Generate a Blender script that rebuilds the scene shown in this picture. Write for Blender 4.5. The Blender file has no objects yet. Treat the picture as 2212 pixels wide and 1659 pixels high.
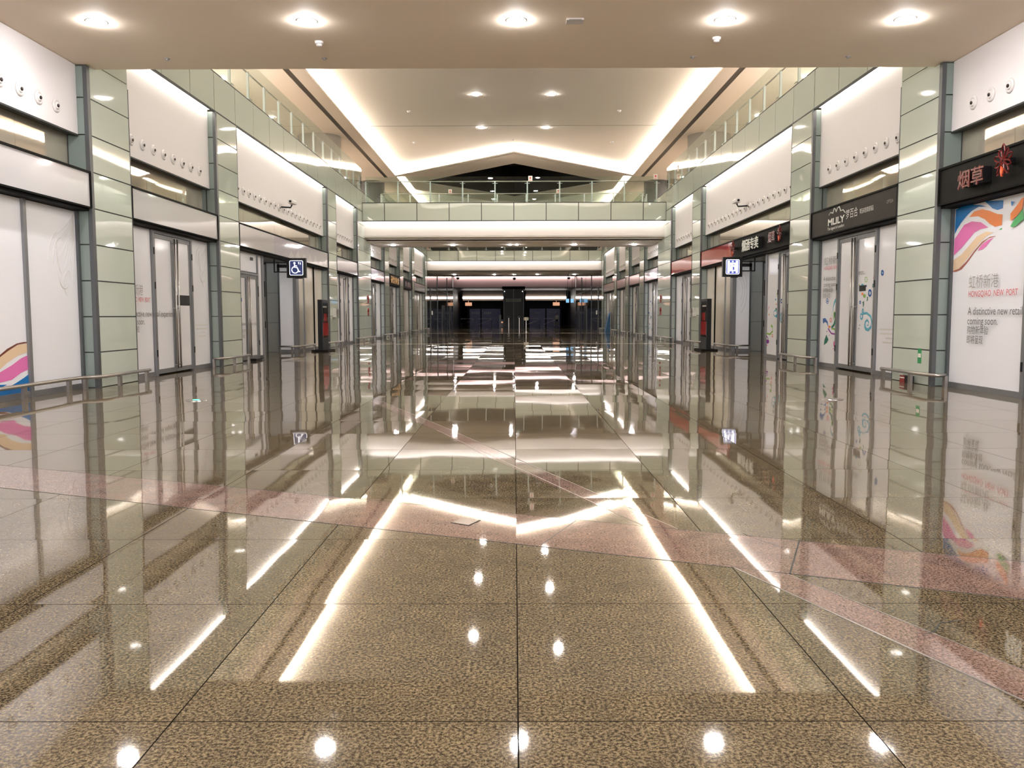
import bpy, math, random
from mathutils import Vector, Matrix
random.seed(7)
R = math.radians
# ------------------------------------------------------------------ camera
SC = bpy.context.scene
FPX, CXP, CYP, EYE = 1830.0, 1106.0, 829.5, 1.4
pitch = math.atan((CYP - 682.0) / FPX)
yaw = math.atan((1111.5 - CXP) / FPX)
roll = R(-0.13)
fw = Vector((-math.sin(yaw) * math.cos(pitch), math.cos(yaw) * math.cos(pitch), -math.sin(pitch)))
rt = Vector((math.cos(yaw), math.sin(yaw), 0)); up = rt.cross(fw)
rt, up = rt * math.cos(roll) + up * math.sin(roll), up * math.cos(roll) - rt * math.sin(roll)
cam_d = bpy.data.cameras.new('camera'); cam = bpy.data.objects.new('camera', cam_d)
SC.collection.objects.link(cam); SC.camera = cam
cam_d.sensor_width = 36; cam_d.lens = 36 * FPX / 2212; cam_d.clip_end = 400; cam_d.clip_start = 0.05
cam.matrix_world = Matrix(((rt.x, up.x, -fw.x, 0), (rt.y, up.y, -fw.y, 0), (rt.z, up.z, -fw.z, EYE), (0, 0, 0, 1)))
# ------------------------------------------------------------------ world, exposure
w = bpy.data.worlds.new('world'); SC.world = w; w.use_nodes = True
w.node_tree.nodes['Background'].inputs[0].default_value = (1, .93, .88, 1)
w.node_tree.nodes['Background'].inputs[1].default_value = 6.2  # soft fill added for the hall, entering through sides left open
SC.view_settings.view_transform = 'Standard'; SC.view_settings.look = 'None'
SC.view_settings.gamma = 1; SC.view_settings.use_curve_mapping = False
SC.view_settings.exposure = 0.62
SC.cycles.max_bounces = 10; SC.cycles.diffuse_bounces = 5; SC.cycles.glossy_bounces = 5
SC.cycles.transparent_max_bounces = 24; SC.cycles.sample_clamp_indirect = 6
SC.cycles.caustics_reflective = False; SC.cycles.caustics_refractive = False
WARM = (1, .90, .77); NEUT = (1, .95, .93)
S_COVE, S_PANEL, S_DOWN, S_DOWN_HI = 30.0, 8.0, 270.0, 190.0
# ------------------------------------------------------------------ materials
def mat(name, col=(.5, .5, .5), rough=.5, metal=0, ior=1.5, emit=None, es=0, wob=0, wsc=.6, spec=.5):
    m = bpy.data.materials.new(name); m.use_nodes = True; nt = m.node_tree
    b = nt.nodes['Principled BSDF']
    b.inputs['Base Color'].default_value = (*col, 1); b.inputs['Roughness'].default_value = rough
    b.inputs['Metallic'].default_value = metal; b.inputs['IOR'].default_value = ior
    b.inputs['Specular IOR Level'].default_value = spec
    if emit:
        b.inputs['Emission Color'].default_value = (*emit, 1); b.inputs['Emission Strength'].default_value = es
    if wob: nt.links.new(wobble(nt, wob, wsc), b.inputs['Normal'])
    return m
def vmath(nt, op, a, b=None):
    n = nt.nodes.new('ShaderNodeVectorMath'); n.operation = op
    for i, x in enumerate((a, b)):
        if x is None: continue
        if isinstance(x, (tuple, list)): n.inputs[i].default_value = x
        elif isinstance(x, (int, float)): n.inputs[3].default_value = x
        else: nt.links.new(x, n.inputs[i])
    return n.outputs['Value'] if op == 'LENGTH' else n.outputs[0]
def wobble(nt, amt, sc, tile=None, tamt=0, amt2=0, sc2=3):
    """surface unevenness of a polished sheet: the normal leans slightly, slowly over the sheet"""
    g = nt.nodes.new('ShaderNodeNewGeometry')
    def noise(scale, a, nrm):
        n = nt.nodes.new('ShaderNodeTexNoise'); n.inputs['Scale'].default_value = scale; n.inputs['Detail'].default_value = 1
        nt.links.new(g.outputs['Position'], n.inputs['Vector'])
        d = vmath(nt, 'SUBTRACT', n.outputs['Color'], (.5, .5, .5))
        s = nt.nodes.new('ShaderNodeVectorMath'); s.operation = 'SCALE'; nt.links.new(d, s.inputs[0]); s.inputs['Scale'].default_value = a
        return vmath(nt, 'ADD', nrm, s.outputs[0])
    nrm = noise(sc, amt, g.outputs['Normal'])
    if amt2: nrm = noise(sc2, amt2, nrm)
    if tile:
        p = vmath(nt, 'ADD', g.outputs['Position'], (tile[0], tile[1], 0.5))
        q = vmath(nt, 'DIVIDE', p, (tile[2], tile[2], 1000.))
        f = vmath(nt, 'FLOOR', q)
        wn = nt.nodes.new('ShaderNodeTexWhiteNoise'); wn.noise_dimensions = '3D'; nt.links.new(f, wn.inputs['Vector'])
        d = vmath(nt, 'SUBTRACT', wn.outputs['Color'], (.5, .5, .5))
        s = nt.nodes.new('ShaderNodeVectorMath'); s.operation = 'SCALE'; nt.links.new(d, s.inputs[0]); s.inputs['Scale'].default_value = tamt
        nrm = vmath(nt, 'ADD', nrm, s.outputs[0])
    return vmath(nt, 'NORMALIZE', nrm)
def ramp(nt, fac, stops, const=False):
    r = nt.nodes.new('ShaderNodeValToRGB'); nt.links.new(fac, r.inputs[0])
    if const: r.color_ramp.interpolation = 'CONSTANT'
    e = r.color_ramp.elements
    while len(e) < len(stops): e.new(.5)
    for i, (p, c) in enumerate(stops): e[i].position = p; e[i].color = (*c, 1)
    return r.outputs[0]
def mixc(nt, fac, a, b):
    n = nt.nodes.new('ShaderNodeMix'); n.data_type = 'RGBA'
    for i, x in ((0, fac), (6, a), (7, b)):
        if isinstance(x, (int, float)): n.inputs[i].default_value = x
        elif isinstance(x, tuple): n.inputs[i].default_value = (*x, 1)
        else: nt.links.new(x, n.inputs[i])
    return n.outputs[2]
TILE = (-0.01 + 1.2 * 20, -0.43 + 1.2 * 20, 1.2)
def granite(name, pale, mid, dark, grid=True):
    m = bpy.data.materials.new(name); m.use_nodes = True; nt = m.node_tree; b = nt.nodes['Principled BSDF']
    g = nt.nodes.new('ShaderNodeNewGeometry')
    def nz(scale, det=2, rough=.6):
        n = nt.nodes.new('ShaderNodeTexNoise'); n.inputs['Scale'].default_value = scale
        n.inputs['Detail'].default_value = det; n.inputs['Roughness'].default_value = rough
        nt.links.new(g.outputs['Position'], n.inputs['Vector']); return n.outputs['Fac']
    a = ramp(nt, nz(78, 6, .72), [(.40, dark), (.47, mid), (.55, pale), (.68, tuple(min(1, c * 1.25) for c in pale))])
    bl = ramp(nt, nz(140, 4, .7), [(.56, (0, 0, 0)), (.63, (1, 1, 1))])
    c = mixc(nt, bl, a, tuple(x * .45 for x in dark))
    big = ramp(nt, nz(5, 5, .7), [(.3, (.72, .72, .74)), (.7, (1.12, 1.1, 1.05))])
    mm = nt.nodes.new('ShaderNodeMix'); mm.data_type = 'RGBA'; mm.blend_type = 'MULTIPLY'; mm.inputs[0].default_value = 1
    nt.links.new(c, mm.inputs[6]); nt.links.new(big, mm.inputs[7]); c = mm.outputs[2]
    if grid:
        p = vmath(nt, 'ADD', g.outputs['Position'], (TILE[0], TILE[1], 0.))
        q = vmath(nt, 'DIVIDE', p, (1.2, 1.2, 1.)); f = vmath(nt, 'FRACTION', q)
        sx = nt.nodes.new('ShaderNodeSeparateXYZ'); nt.links.new(f, sx.inputs[0])
        def line(o):
            n = nt.nodes.new('ShaderNodeMath'); n.operation = 'PINGPONG'; nt.links.new(o, n.inputs[0]); n.inputs[1].default_value = .5
            k = nt.nodes.new('ShaderNodeMath'); k.operation = 'LESS_THAN'; nt.links.new(n.outputs[0], k.inputs[0]); k.inputs[1].default_value = .0022
            return k.outputs[0]
        mx = nt.nodes.new('ShaderNodeMath'); mx.operation = 'MAXIMUM'; nt.links.new(line(sx.outputs[0]), mx.inputs[0]); nt.links.new(line(sx.outputs[1]), mx.inputs[1])
        c = mixc(nt, mx.outputs[0], c, (.012, .01, .008))
        rr = nt.nodes.new('ShaderNodeMath'); rr.operation = 'MULTIPLY_ADD'; nt.links.new(mx.outputs[0], rr.inputs[0]); rr.inputs[1].default_value = .6; rr.inputs[2].default_value = .03
        nt.links.new(rr.outputs[0], b.inputs['Roughness'])
        sp = nt.nodes.new('ShaderNodeMath'); sp.operation = 'MULTIPLY_ADD'; nt.links.new(mx.outputs[0], sp.inputs[0]); sp.inputs[1].default_value = -.5; sp.inputs[2].default_value = .5
        nt.links.new(sp.outputs[0], b.inputs['Specular IOR Level'])
    else: b.inputs['Roughness'].default_value = .03
    nt.links.new(c, b.inputs['Base Color'])
    b.inputs['IOR'].default_value = 1.8
    nt.links.new(wobble(nt, .008, .9, TILE, .011 if grid else .008, .0012, 4), b.inputs['Normal'])
    return m
def glass(name, tint=(.9, .96, .93), refl=1.45, wob=.004):
    m = bpy.data.materials.new(name); m.use_nodes = True; nt = m.node_tree
    for n in list(nt.nodes):
        if n.type == 'BSDF_PRINCIPLED': nt.nodes.remove(n)
    out = nt.nodes['Material Output']
    t = nt.nodes.new('ShaderNodeBsdfTransparent'); t.inputs[0].default_value = (*tint, 1)
    gl = nt.nodes.new('ShaderNodeBsdfGlossy'); gl.inputs['Roughness'].default_value = .01
    nt.links.new(wobble(nt, wob, .6), gl.inputs['Normal'])
    fr = nt.nodes.new('ShaderNodeFresnel'); ge = nt.nodes.new('ShaderNodeNewGeometry'); mr = nt.nodes.new('ShaderNodeMapRange'); nt.links.new(ge.outputs['Backfacing'], mr.inputs[0]); mr.inputs[3].default_value = refl; mr.inputs[4].default_value = 1 / refl; nt.links.new(mr.outputs[0], fr.inputs[0])
    mx = nt.nodes.new('ShaderNodeMixShader'); nt.links.new(fr.outputs[0], mx.inputs[0]); nt.links.new(t.outputs[0], mx.inputs[1]); nt.links.new(gl.outputs[0], mx.inputs[2])
    nt.links.new(mx.outputs[0], out.inputs[0]); return m
M = {}
M['granite'] = granite('brown_granite', (.30, .242, .150), (.13, .098, .060), (.024, .019, .013))
M['pink'] = granite('pink_granite', (.40, .28, .235), (.29, .19, .155), (.12, .075, .06), grid=False)
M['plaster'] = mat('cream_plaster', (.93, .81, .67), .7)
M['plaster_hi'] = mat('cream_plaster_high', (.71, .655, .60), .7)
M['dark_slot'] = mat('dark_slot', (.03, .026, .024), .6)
M['void'] = mat('dark_skylight', (.012, .012, .012), .6, spec=.2)
M['celadon'] = mat('celadon_glass', (.58, .645, .575), .03, ior=1.68, wob=.02, wsc=.4)
M['celadon_low'] = M['celadon']
M['teal'] = mat('teal_glass', (.20, .25, .235), .12, ior=1.5, wob=.01)
M['joint'] = mat('dark_joint', (.03, .034, .034), .6)
M['trim'] = mat('grey_metal_trim', (.085, .092, .10), .4, .3)
M['steel'] = mat('brushed_steel', (.42, .40, .38), .28, .9)
M['rail_post'] = mat('pale_metal_post', (.62, .66, .68), .3, .3)
M['frame'] = mat('grey_aluminium', (.21, .215, .23), .4, .4)
M['darkframe'] = mat('dark_frame', (.008, .008, .008), .6, spec=.06)
M['white'] = mat('white_panel', (.79, .77, .79), .55)
M['film'] = mat('white_film', (.88, .89, .95), .12, ior=1.45, wob=.004)
M['film_cream'] = mat('cream_film', (.74, .70, .62), .15, wob=.004)
M['film_grey'] = mat('grey_wall_panel', (.27, .28, .27), .35)
M['sign_white'] = mat('white_gloss_sign', (.62, .61, .63), .06, wob=.02, wsc=.5)
M['sign_lav'] = mat('lavender_gloss_sign', (.58, .55, .62), .06, wob=.03, wsc=.5)
M['sign_lav2'] = mat('pale_lavender_print', (.66, .64, .68), .08)
M['sign_pink'] = mat('dusty_pink_sign', (.50, .40, .39), .12, wob=.02, wsc=.5)
M['sign_red'] = mat('red_gloss_sign', (.36, .018, .024), .06, wob=.03, wsc=.5)
M['sign_black'] = mat('black_matt_sign', (.012, .012, .011), .6, spec=.08)
M['sign_brown'] = mat('charcoal_sign', (.024, .021, .018), .5, spec=.12)
M['mirror'] = mat('mirror_glass', (.62, .57, .47), .02, .6, wob=.02, wsc=.35)
M['glass'] = glass('clear_glass'); M['glass_edge'] = mat('glass_edge', (.45, .6, .56), .15)
M['noz'] = mat('white_nozzle', (.72, .70, .70), .3); M['hole'] = mat('nozzle_dark', (.08, .06, .06), .6)
M['black'] = mat('black_plastic', (.010, .010, .012), .4, spec=.25)
M['text'] = mat('grey_print', (.12, .12, .12), .5); M['textred'] = mat('red_print', (.62, .10, .12), .5)
M['textthin'] = mat('thin_grey_print', (.30, .29, .28), .5)
M['faint'] = mat('faint_print', (.64, .63, .63), .3); M['faintpink'] = mat('faint_pink_print', (.72, .60, .57), .3)
M['blue'] = mat('blue_print', (.0, .17, .52), .25); M['magenta'] = mat('pink_print', (.80, .19, .50), .25)
M['peach'] = mat('peach_print', (.82, .62, .42), .25); M['brown'] = mat('brown_print', (.16, .04, .02), .3)
M['rust'] = mat('rust_print', (.40, .12, .08), .3)
M['orange'] = mat('orange_print', (.84, .24, .06), .25); M['green'] = mat('green_print', (.08, .42, .14), .25)
M['cyan'] = mat('cyan_print', (.12, .45, .62), .25); M['lime'] = mat('lime_print', (.30, .55, .10), .25)
M['purple'] = mat('purple_print', (.26, .04, .34), .25); M['navy'] = mat('navy_print', (.03, .12, .42), .25)
M['dgreen'] = mat('dark_green_print', (.01, .16, .10), .25); M['salmon'] = mat('salmon_print', (.82, .30, .26), .25)
M['red_letter'] = mat('red_translucent_letter', (.13, .014, .014), .2); M['flame'] = mat('orange_lit_petal', (.8, .12, .04), .4)
M['yellow'] = mat('yellow_letter', (.75, .42, .08), .4); M['white_letter'] = mat('white_letter', (.78, .80, .76), .4)
M['cove'] = mat('cove_lamp', (1, 1, 1), .5, emit=WARM, es=S_COVE)
M['strip'] = mat('panel_lamp', (1, 1, 1), .5, emit=WARM, es=S_PANEL)
M['beamstrip'] = mat('beam_lamp', (1, 1, 1), .5, emit=NEUT, es=S_PANEL * .72)
M['beam'] = mat('white_beam_paint', (.84, .78, .74), .6)
M['lamp'] = mat('downlight_lamp', (1, 1, 1), .5, emit=NEUT, es=S_DOWN)
M['lamp_hi'] = mat('high_downlight_lamp', (1, 1, 1), .5, emit=(1, .93, .86), es=S_DOWN_HI * .9)
M['lamp_dim'] = mat('dim_round_lamp', (1, 1, 1), .5, emit=(1, .93, .85), es=12)
M['lamp_fill'] = mat('corridor_fill_lamp', (1, 1, 1), .5, emit=(.95, .97, 1), es=90)
M['lamp_ring'] = mat('downlight_ring', (.85, .82, .8), .3)
M['linelamp'] = mat('far_line_lamp', (1, 1, 1), .5, emit=(1, .93, .86), es=9)
M['pinklamp'] = mat('far_beam_lamp', (1, 1, 1), .5, emit=(1, .82, .76), es=8)
M['dark_gloss'] = mat('dark_lobby_glass', (.045, .05, .045), .05, ior=1.6, wob=.008)
M['dark_matt'] = mat('dark_lobby_wall', (.02, .02, .022), .5)
M['dark_floor'] = M['granite']
M['lit_white'] = mat('lit_pictogram', (1, 1, 1), .4, emit=(.92, .95, 1), es=1.0)
M['lit_blue'] = mat('dim_pictogram_ground', (.02, .03, .10), .3, emit=(.02, .03, .12), es=.5)
M['lit_blue2'] = mat('blue_pictogram', (.05, .07, .3), .3, emit=(.08, .10, .45), es=.6)
M['screen_blue'] = mat('blue_screen', (.02, .022, .07), .4, emit=(.05, .05, .14), es=.05)
M['screen_cyan'] = mat('cyan_sign', (.3, .6, .8), .4, emit=(.3, .65, 1), es=.6)
M['warm_lit'] = mat('warm_lit_box', (.8, .4, .25), .4, emit=(1, .5, .3), es=.5)
M['poster_red'] = mat('red_poster', (.35, .03, .03), .1); M['poster_dark'] = mat('dark_poster', (.03, .03, .028), .08)
M['skin'] = mat('skin', (.5, .3, .2), .6); M['jacket'] = mat('grey_jacket', (.32, .30, .27), .8); M['trousers'] = mat('dark_trousers', (.02, .02, .025), .8)
M['hair'] = mat('hair', (.02, .015, .01), .6); M['red'] = mat('fire_red', (.24, .012, .012), .35); M['paper'] = mat('white_paper', (.85, .83, .78), .6)
M['greenled'] = mat('green_guide_lamp', (.1, .7, .45), .3, emit=(.1, .9, .6), es=1.0)
M['green_sticker'] = mat('green_sticker', (.02, .30, .10), .5); M['bluecloth'] = mat('blue_board', (.02, .10, .25), .5)
M['cover'] = mat('floor_box_metal', (.36, .29, .24), .25, .3)
# ------------------------------------------------------------------ mesh builder
def wloc(o):
    v = Vector((0, 0, 0))
    while o is not None: v += o.location; o = o.parent
    return v
def tag(o, label=None, cat=None, group=None, kind=None):
    if label: o['label'] = label
    if cat: o['category'] = cat
    if group: o['group'] = group
    if kind: o['kind'] = kind
    return o
def empty(name, loc, label=None, cat=None, group=None, kind=None):
    o = bpy.data.objects.new(name, None); SC.collection.objects.link(o); o.location = loc; o.empty_display_size = .1
    return tag(o, label, cat, group, kind)
class MB:
    def __init__(s): s.v = []; s.f = []; s.m = []; s.cur = 0
    def poly(s, pts, m=None):
        b = len(s.v); s.v += [tuple(p) for p in pts]; s.f.append(tuple(range(b, b + len(pts)))); s.m.append(s.cur if m is None else m); return s
    def box(s, x0, x1, y0, y1, z0, z1, m=None):
        if x0 > x1: x0, x1 = x1, x0
        if y0 > y1: y0, y1 = y1, y0
        b = len(s.v)
        s.v += [(x0, y0, z0), (x1, y0, z0), (x1, y1, z0), (x0, y1, z0), (x0, y0, z1), (x1, y0, z1), (x1, y1, z1), (x0, y1, z1)]
        for q in ((0, 3, 2, 1), (4, 5, 6, 7), (0, 1, 5, 4), (1, 2, 6, 5), (2, 3, 7, 6), (3, 0, 4, 7)):
            s.f.append(tuple(b + i for i in q)); s.m.append(s.cur if m is None else m)
        return s
    def prism(s, pts, dvec, m=None):
        """closed solid: outline pts pushed along dvec"""
        n = len(pts); a = [Vector(p) for p in pts]; d = Vector(dvec); b = len(s.v)
        s.v += [tuple(p) for p in a] + [tuple(p + d) for p in a]; mm = s.cur if m is None else m
        s.f.append(tuple(b + i for i in range(n))); s.f.append(tuple(b + n + i for i in reversed(range(n)))); s.m += [mm, mm]
        for i in range(n):
            j = (i + 1) % n; s.f.append((b + i, b + j, b + n + j, b + n + i)); s.m.append(mm)
        return s
    def tube(s, path, r, n=10, m=None, caps=True):
        P = [Vector(p) for p in path]; b = len(s.v); mm = s.cur if m is None else m
        for i, p in enumerate(P):
            t = (P[min(i + 1, len(P) - 1)] - P[max(i - 1, 0)]).normalized()
            u = t.cross(Vector((0, 0, 1)));
            if u.length < 1e-3: u = t.cross(Vector((1, 0, 0)))
            u.normalize(); v = u.cross(t)
            rr = r[i] if isinstance(r, (list, tuple)) else r
            for k in range(n):
                a = 2 * math.pi * k / n; s.v.append(tuple(p + u * rr * math.cos(a) + v * rr * math.sin(a)))
        for i in range(len(P) - 1):
            for k in range(n):
                k2 = (k + 1) % n
                s.f.append((b + i * n + k, b + i * n + k2, b + (i + 1) * n + k2, b + (i + 1) * n + k)); s.m.append(mm)
        if caps:
            s.f.append(tuple(b + k for k in reversed(range(n)))); s.f.append(tuple(b + (len(P) - 1) * n + k for k in range(n))); s.m += [mm, mm]
        return s
    def lathe(s, c, ax, prof, n=20, m=None):
        """prof: list of (radius, distance along ax)"""
        c = Vector(c); ax = Vector(ax).normalized(); u = ax.cross(Vector((0, 0, 1)))
        if u.length < 1e-3: u = Vector((1, 0, 0))
        u.normalize(); v = ax.cross(u); b = len(s.v); mm = s.cur if m is None else m
        for r, h in prof:
            for k in range(n):
                a = 2 * math.pi * k / n; s.v.append(tuple(c + ax * h + u * r * math.cos(a) + v * r * math.sin(a)))
        for i in range(len(prof) - 1):
            for k in range(n):
                k2 = (k + 1) % n
                s.f.append((b + i * n + k, b + i * n + k2, b + (i + 1) * n + k2, b + (i + 1) * n + k)); s.m.append(mm)
        s.f.append(tuple(b + (len(prof) - 1) * n + k for k in range(n))); s.m.append(mm)
        return s
    def add(s, verts, faces, fn, m=None):
        b = len(s.v); s.v += [tuple(fn(*v)) for v in verts]
        for f in faces: s.f.append(tuple(b + i for i in f)); s.m.append(s.cur if m is None else m)
        return s
    def build(s, name, mats, parent=None, smooth=False):
        if not isinstance(mats, (list, tuple)): mats = [mats]
        o0 = wloc(parent) if parent else Vector((0, 0, 0))
        me = bpy.data.meshes.new(name); me.from_pydata([(x - o0.x, y - o0.y, z - o0.z) for x, y, z in s.v], [], s.f); me.update()
        for k in mats: me.materials.append(M[k] if isinstance(k, str) else k)
        for p, i in zip(me.polygons, s.m): p.material_index = i; p.use_smooth = smooth
        o = bpy.data.objects.new(name, me); SC.collection.objects.link(o); o.parent = parent
        return o
def struct(name, mb, mats): return tag(mb.build(name, mats), kind='structure')
_tx = {}
def text_geo(t, bold=0, ext=0, space=1.0):
    key = (t, bold, ext, space)
    if key not in _tx:
        c = bpy.data.curves.new('t', 'FONT'); c.body = t; c.size = 1; c.offset = bold; c.extrude = ext; c.resolution_u = 3; c.space_character = space
        o = bpy.data.objects.new('t', c); SC.collection.objects.link(o)
        dg = bpy.context.evaluated_depsgraph_get(); me = bpy.data.meshes.new_from_object(o.evaluated_get(dg))
        _tx[key] = ([tuple(v.co) for v in me.vertices], [tuple(p.vertices) for p in me.polygons])
        bpy.data.objects.remove(o); bpy.data.meshes.remove(me); bpy.data.curves.remove(c)
    return _tx[key]
WX = 8.2
def WP(s, d, y, z): return (s * (WX + d), y, z)
def wtext(mb, t, s, d, y, z, h, width=None, bold=0, ext=0, m=None, space=1.0):
    """writing on a side wall. y is where the line begins as read, width its length along the wall"""
    v, f = text_geo(t, bold, ext, space)
    if not v: return
    x1 = max(a[0] for a in v); x0 = min(a[0] for a in v)
    k = (width / (x1 - x0)) if width else h
    dr = 1 if s < 0 else -1
    mb.add(v, f, lambda a, b, c: (s * (WX + d) - s * c * h, y + dr * (a - x0) * k, z + b * h), m)
def at_wall(u, v, X):
    """point of the photograph seen on the wall plane x = X"""
    d = fw * FPX + rt * (u - CXP) - up * (v - CYP); t = X / d.x
    return (X, d.y * t, EYE + d.z * t)
def photo_poly(mb, org, sc, pts, X, m, lift=0):
    P = [at_wall(org[0] + x / sc, org[1] + y / sc, X) for x, y in pts]
    me = bpy.data.meshes.new('p'); me.from_pydata([(p[1], p[2], 0) for p in P], [], [tuple(range(len(P)))])
    import bmesh
    bm = bmesh.new(); bm.from_mesh(me); bmesh.ops.triangulate(bm, faces=bm.faces[:])
    vs = [(x.co.x, x.co.y, 0) for x in bm.verts]; fs = [tuple(q.index for q in f.verts) for f in bm.faces]
    bm.free(); bpy.data.meshes.remove(me)
    mb.add(vs, fs, lambda a, b, c: (X - (lift if X > 0 else -lift), a, b), m)
# ------------------------------------------------------------------ layout of the two long walls (metres from the camera)
BAYS = [(11.4, 16.65), (18.4, 23.72), (25.52, 37.65), (39.45, 44.75), (48.75, 53.95), (55.9, 61.1), (63.0, 68.4), (70.0, 78.4)]
COLS = [(16.65, 18.4), (23.72, 25.52), (37.65, 39.45), (44.75, 48.75), (53.95, 55.9), (61.1, 63.0), (68.4, 70.0), (78.4, 80.0)]
ORD = ['nearest', 'second', 'third', 'fourth', 'fifth', 'sixth', 'seventh', 'eighth']
SIDE = {-1: 'left', 1: 'right'}
Z_DOOR, Z_SIGN, Z_CL, Z_F0, Z_F1 = 3.5, 4.2, 4.9, 7.0, 8.08
# ------------------------------------------------------------------ floor
mb = MB(); mb.box(-14, 14, -14, 150, -.2, 0, 0)
def band(pts, m, z=.0012): mb.prism([(x, y, -.01) for x, y in pts], (0, 0, .01 + z), m)
u1 = lambda x: 5.91 - .412 * (x - 0); l1 = lambda x: 5.12 - .412 * x
band([(-8.2, l1(-8.2)), (8.2, l1(8.2)), (8.2, u1(8.2)), (-8.2, u1(-8.2))], 1)
A2 = [(-2.2, 13.9), (-.77, 10.3), (-.01, 8.21), (.5, 7.05), (1.06, 5.50), (1.06, u1(1.06))]
B2 = [(.87, u1(.87)), (.84, 5.57), (.42, 6.54), (-.24, 8.26), (-.95, 10.3), (-2.4, 13.9)]
band([(-2.4, 13.9), (-2.2, 13.9), (-.77, 10.3), (-.01, 8.21), (.5, 7.0), (1.07, 5.48), (.86, 5.56), (.36, 6.8), (-.24, 8.26), (-.95, 10.3)], 1)
band([(1.22, 4.62), (1.48, 4.50), (1.70, 3.95), (2.02, 3.22), (2.9, 1.2), (2.68, 1.2), (1.85, 2.98)], 1)
def seam(p, q, wd=.004, m=2, z=.0016):
    d = Vector((q[0] - p[0], q[1] - p[1])).normalized(); n = Vector((-d.y, d.x)) * wd / 2
    mb.prism([(p[0] + n.x, p[1] + n.y, 0), (q[0] + n.x, q[1] + n.y, 0), (q[0] - n.x, q[1] - n.y, 0), (p[0] - n.x, p[1] - n.y, 0)], (0, 0, z), m)
seam((-8.2, u1(-8.2)), (8.2, u1(8.2)), .007); seam((-8.2, l1(-8.2)), (8.2, l1(8.2)), .006)
seam((-2.2, 13.9), (-.77, 10.3), .006, 3); seam((-.77, 10.3), (1.07, 5.48), .006, 3); seam((-.95, 10.3), (.86, 5.56), .006, 3)
seam((1.22, 4.62), (1.85, 2.98), .010, 3); seam((1.85, 2.98), (2.68, 1.2), .010, 3); seam((1.48, 4.5), (2.02, 3.22), .006, 3); seam((2.02, 3.22), (2.9, 1.2), .006, 3)
seam((.16, 5.09), (.42, 5.71), .006); seam((1.49, 4.5), (1.77, 5.18), .008); seam((-2.6, 6.15), (-2.32, 6.85), .006)
cr = [(1.47, 5.36), (1.49, 5.28), (1.60, 5.05), (1.72, 4.98)]
for a, b_ in zip(cr, cr[1:]): seam(a, b_, .004)
cr = [(1.79, 3.62), (1.86, 3.66), (1.93, 3.76), (2.05, 3.80)]
for a, b_ in zip(cr, cr[1:]): seam(a, b_, .005)
for yy in (42.3, 68.0): mb.prism([(-8.1, yy, 0), (8.1, yy, 0), (8.1, yy + .18, 0), (-8.1, yy + .18, 0)], (0, 0, .003), 4)
struct('floor', mb, ['granite', 'pink', 'joint', 'steel', mat('pale_threshold', (.75, .68, .58), .3)])
# ------------------------------------------------------------------ ceilings
PL = 'plaster'
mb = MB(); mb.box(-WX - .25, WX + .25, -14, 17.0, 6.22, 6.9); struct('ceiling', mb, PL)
def flat(mb, pts, z, th=.06): mb.prism([(x, y, z) for x, y in pts], (0, 0, th))
C1A, C1B, CW = 57.2, 49.2, 7.9
ZC, ZR = 10.7, 11.12
mb = MB()
for s in (-1, 1):
    # perimeter soffit between the lit recess and the gallery walls, with a linear slot
    flat(mb, [(s * CW, 17), (s * 8.5, 17), (s * 8.5, 58), (s * CW, 58)], ZC)
    flat(mb, [(s * 8.74, 17), (s * 13, 17), (s * 13, 96), (s * 8.74, 96)], ZC)
    flat(mb, [(s * 8.5, 58), (s * 8.74, 58), (s * 8.74, 96), (s * 8.5, 96)], ZC)
    flat(mb, [(s * CW, 58), (s * 8.5, 58), (s * 8.5, 96), (s * CW, 96)], ZC)
    # chevron band, cut by the diamond skylight and followed by the second recess
    flat(mb, [(s * CW, C1A), (0, C1B), (0, 49.55), (s * CW, C1A + .38)], ZC)
    flat(mb, [(0, 49.72), (0, 52.8), (s * 6.5, 60), (s * 7.3, 60), (s * 7.3, 57.5), (s * CW, 57.72)], ZC)
    flat(mb, [(s * 6.5, 60), (0, 67.4), (0, 72.5), (s * 7.3, 63.5), (s * 7.3, 60)], ZC)
    flat(mb, [(s * CW, 78), (0, 78), (0, 96), (s * CW, 96)], ZC)
for y0, y1 in ((17, 19.5),): flat(mb, [(-CW, y0), (CW, y0), (CW, y1), (-CW, y1)], ZC)
mb.box(-13, 13, 17, 17.1, ZC, 13)
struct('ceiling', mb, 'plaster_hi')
mb = MB()
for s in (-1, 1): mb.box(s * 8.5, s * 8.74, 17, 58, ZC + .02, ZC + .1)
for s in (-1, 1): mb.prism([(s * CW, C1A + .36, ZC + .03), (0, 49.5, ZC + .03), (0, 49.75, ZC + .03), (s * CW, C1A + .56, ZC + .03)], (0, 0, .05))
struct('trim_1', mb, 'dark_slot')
mb = MB()   # raised ceilings inside the two recesses
mb.box(-8.3, 8.3, 44.38, 44.42, ZR - .004, ZR + .05, 1)
for s in (-1, 1):
    mb.prism([(0, 19, ZR), (s * 8.3, 19, ZR), (s * 8.3, 58.1, ZR), (0, 49.9, ZR)], (0, 0, .1), 0)
    mb.prism([(0, 71.9, ZR), (s * 7.15, 62.9, ZR), (s * 8.3, 62.9, ZR), (s * 8.3, 79, ZR), (0, 79, ZR)], (0, 0, .1), 0)
    mb.box(s * 7.15, s * 8.3, 58.1, 62.9, ZR, ZR + .1, 0)
    mb.prism([(0, 49.9, ZC + .07), (s * 8.3, 58.1, ZC + .07), (s * 8.3, 58.1, ZR + .1), (0, 49.9, ZR + .1)], (0, .05, 0), 0)
    mb.prism([(0, 71.9, ZC + .07), (s * 7.15, 62.9, ZC + .07), (s * 7.15, 62.9, ZR + .1), (0, 71.9, ZR + .1)], (0, .03, 0), 0)
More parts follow.
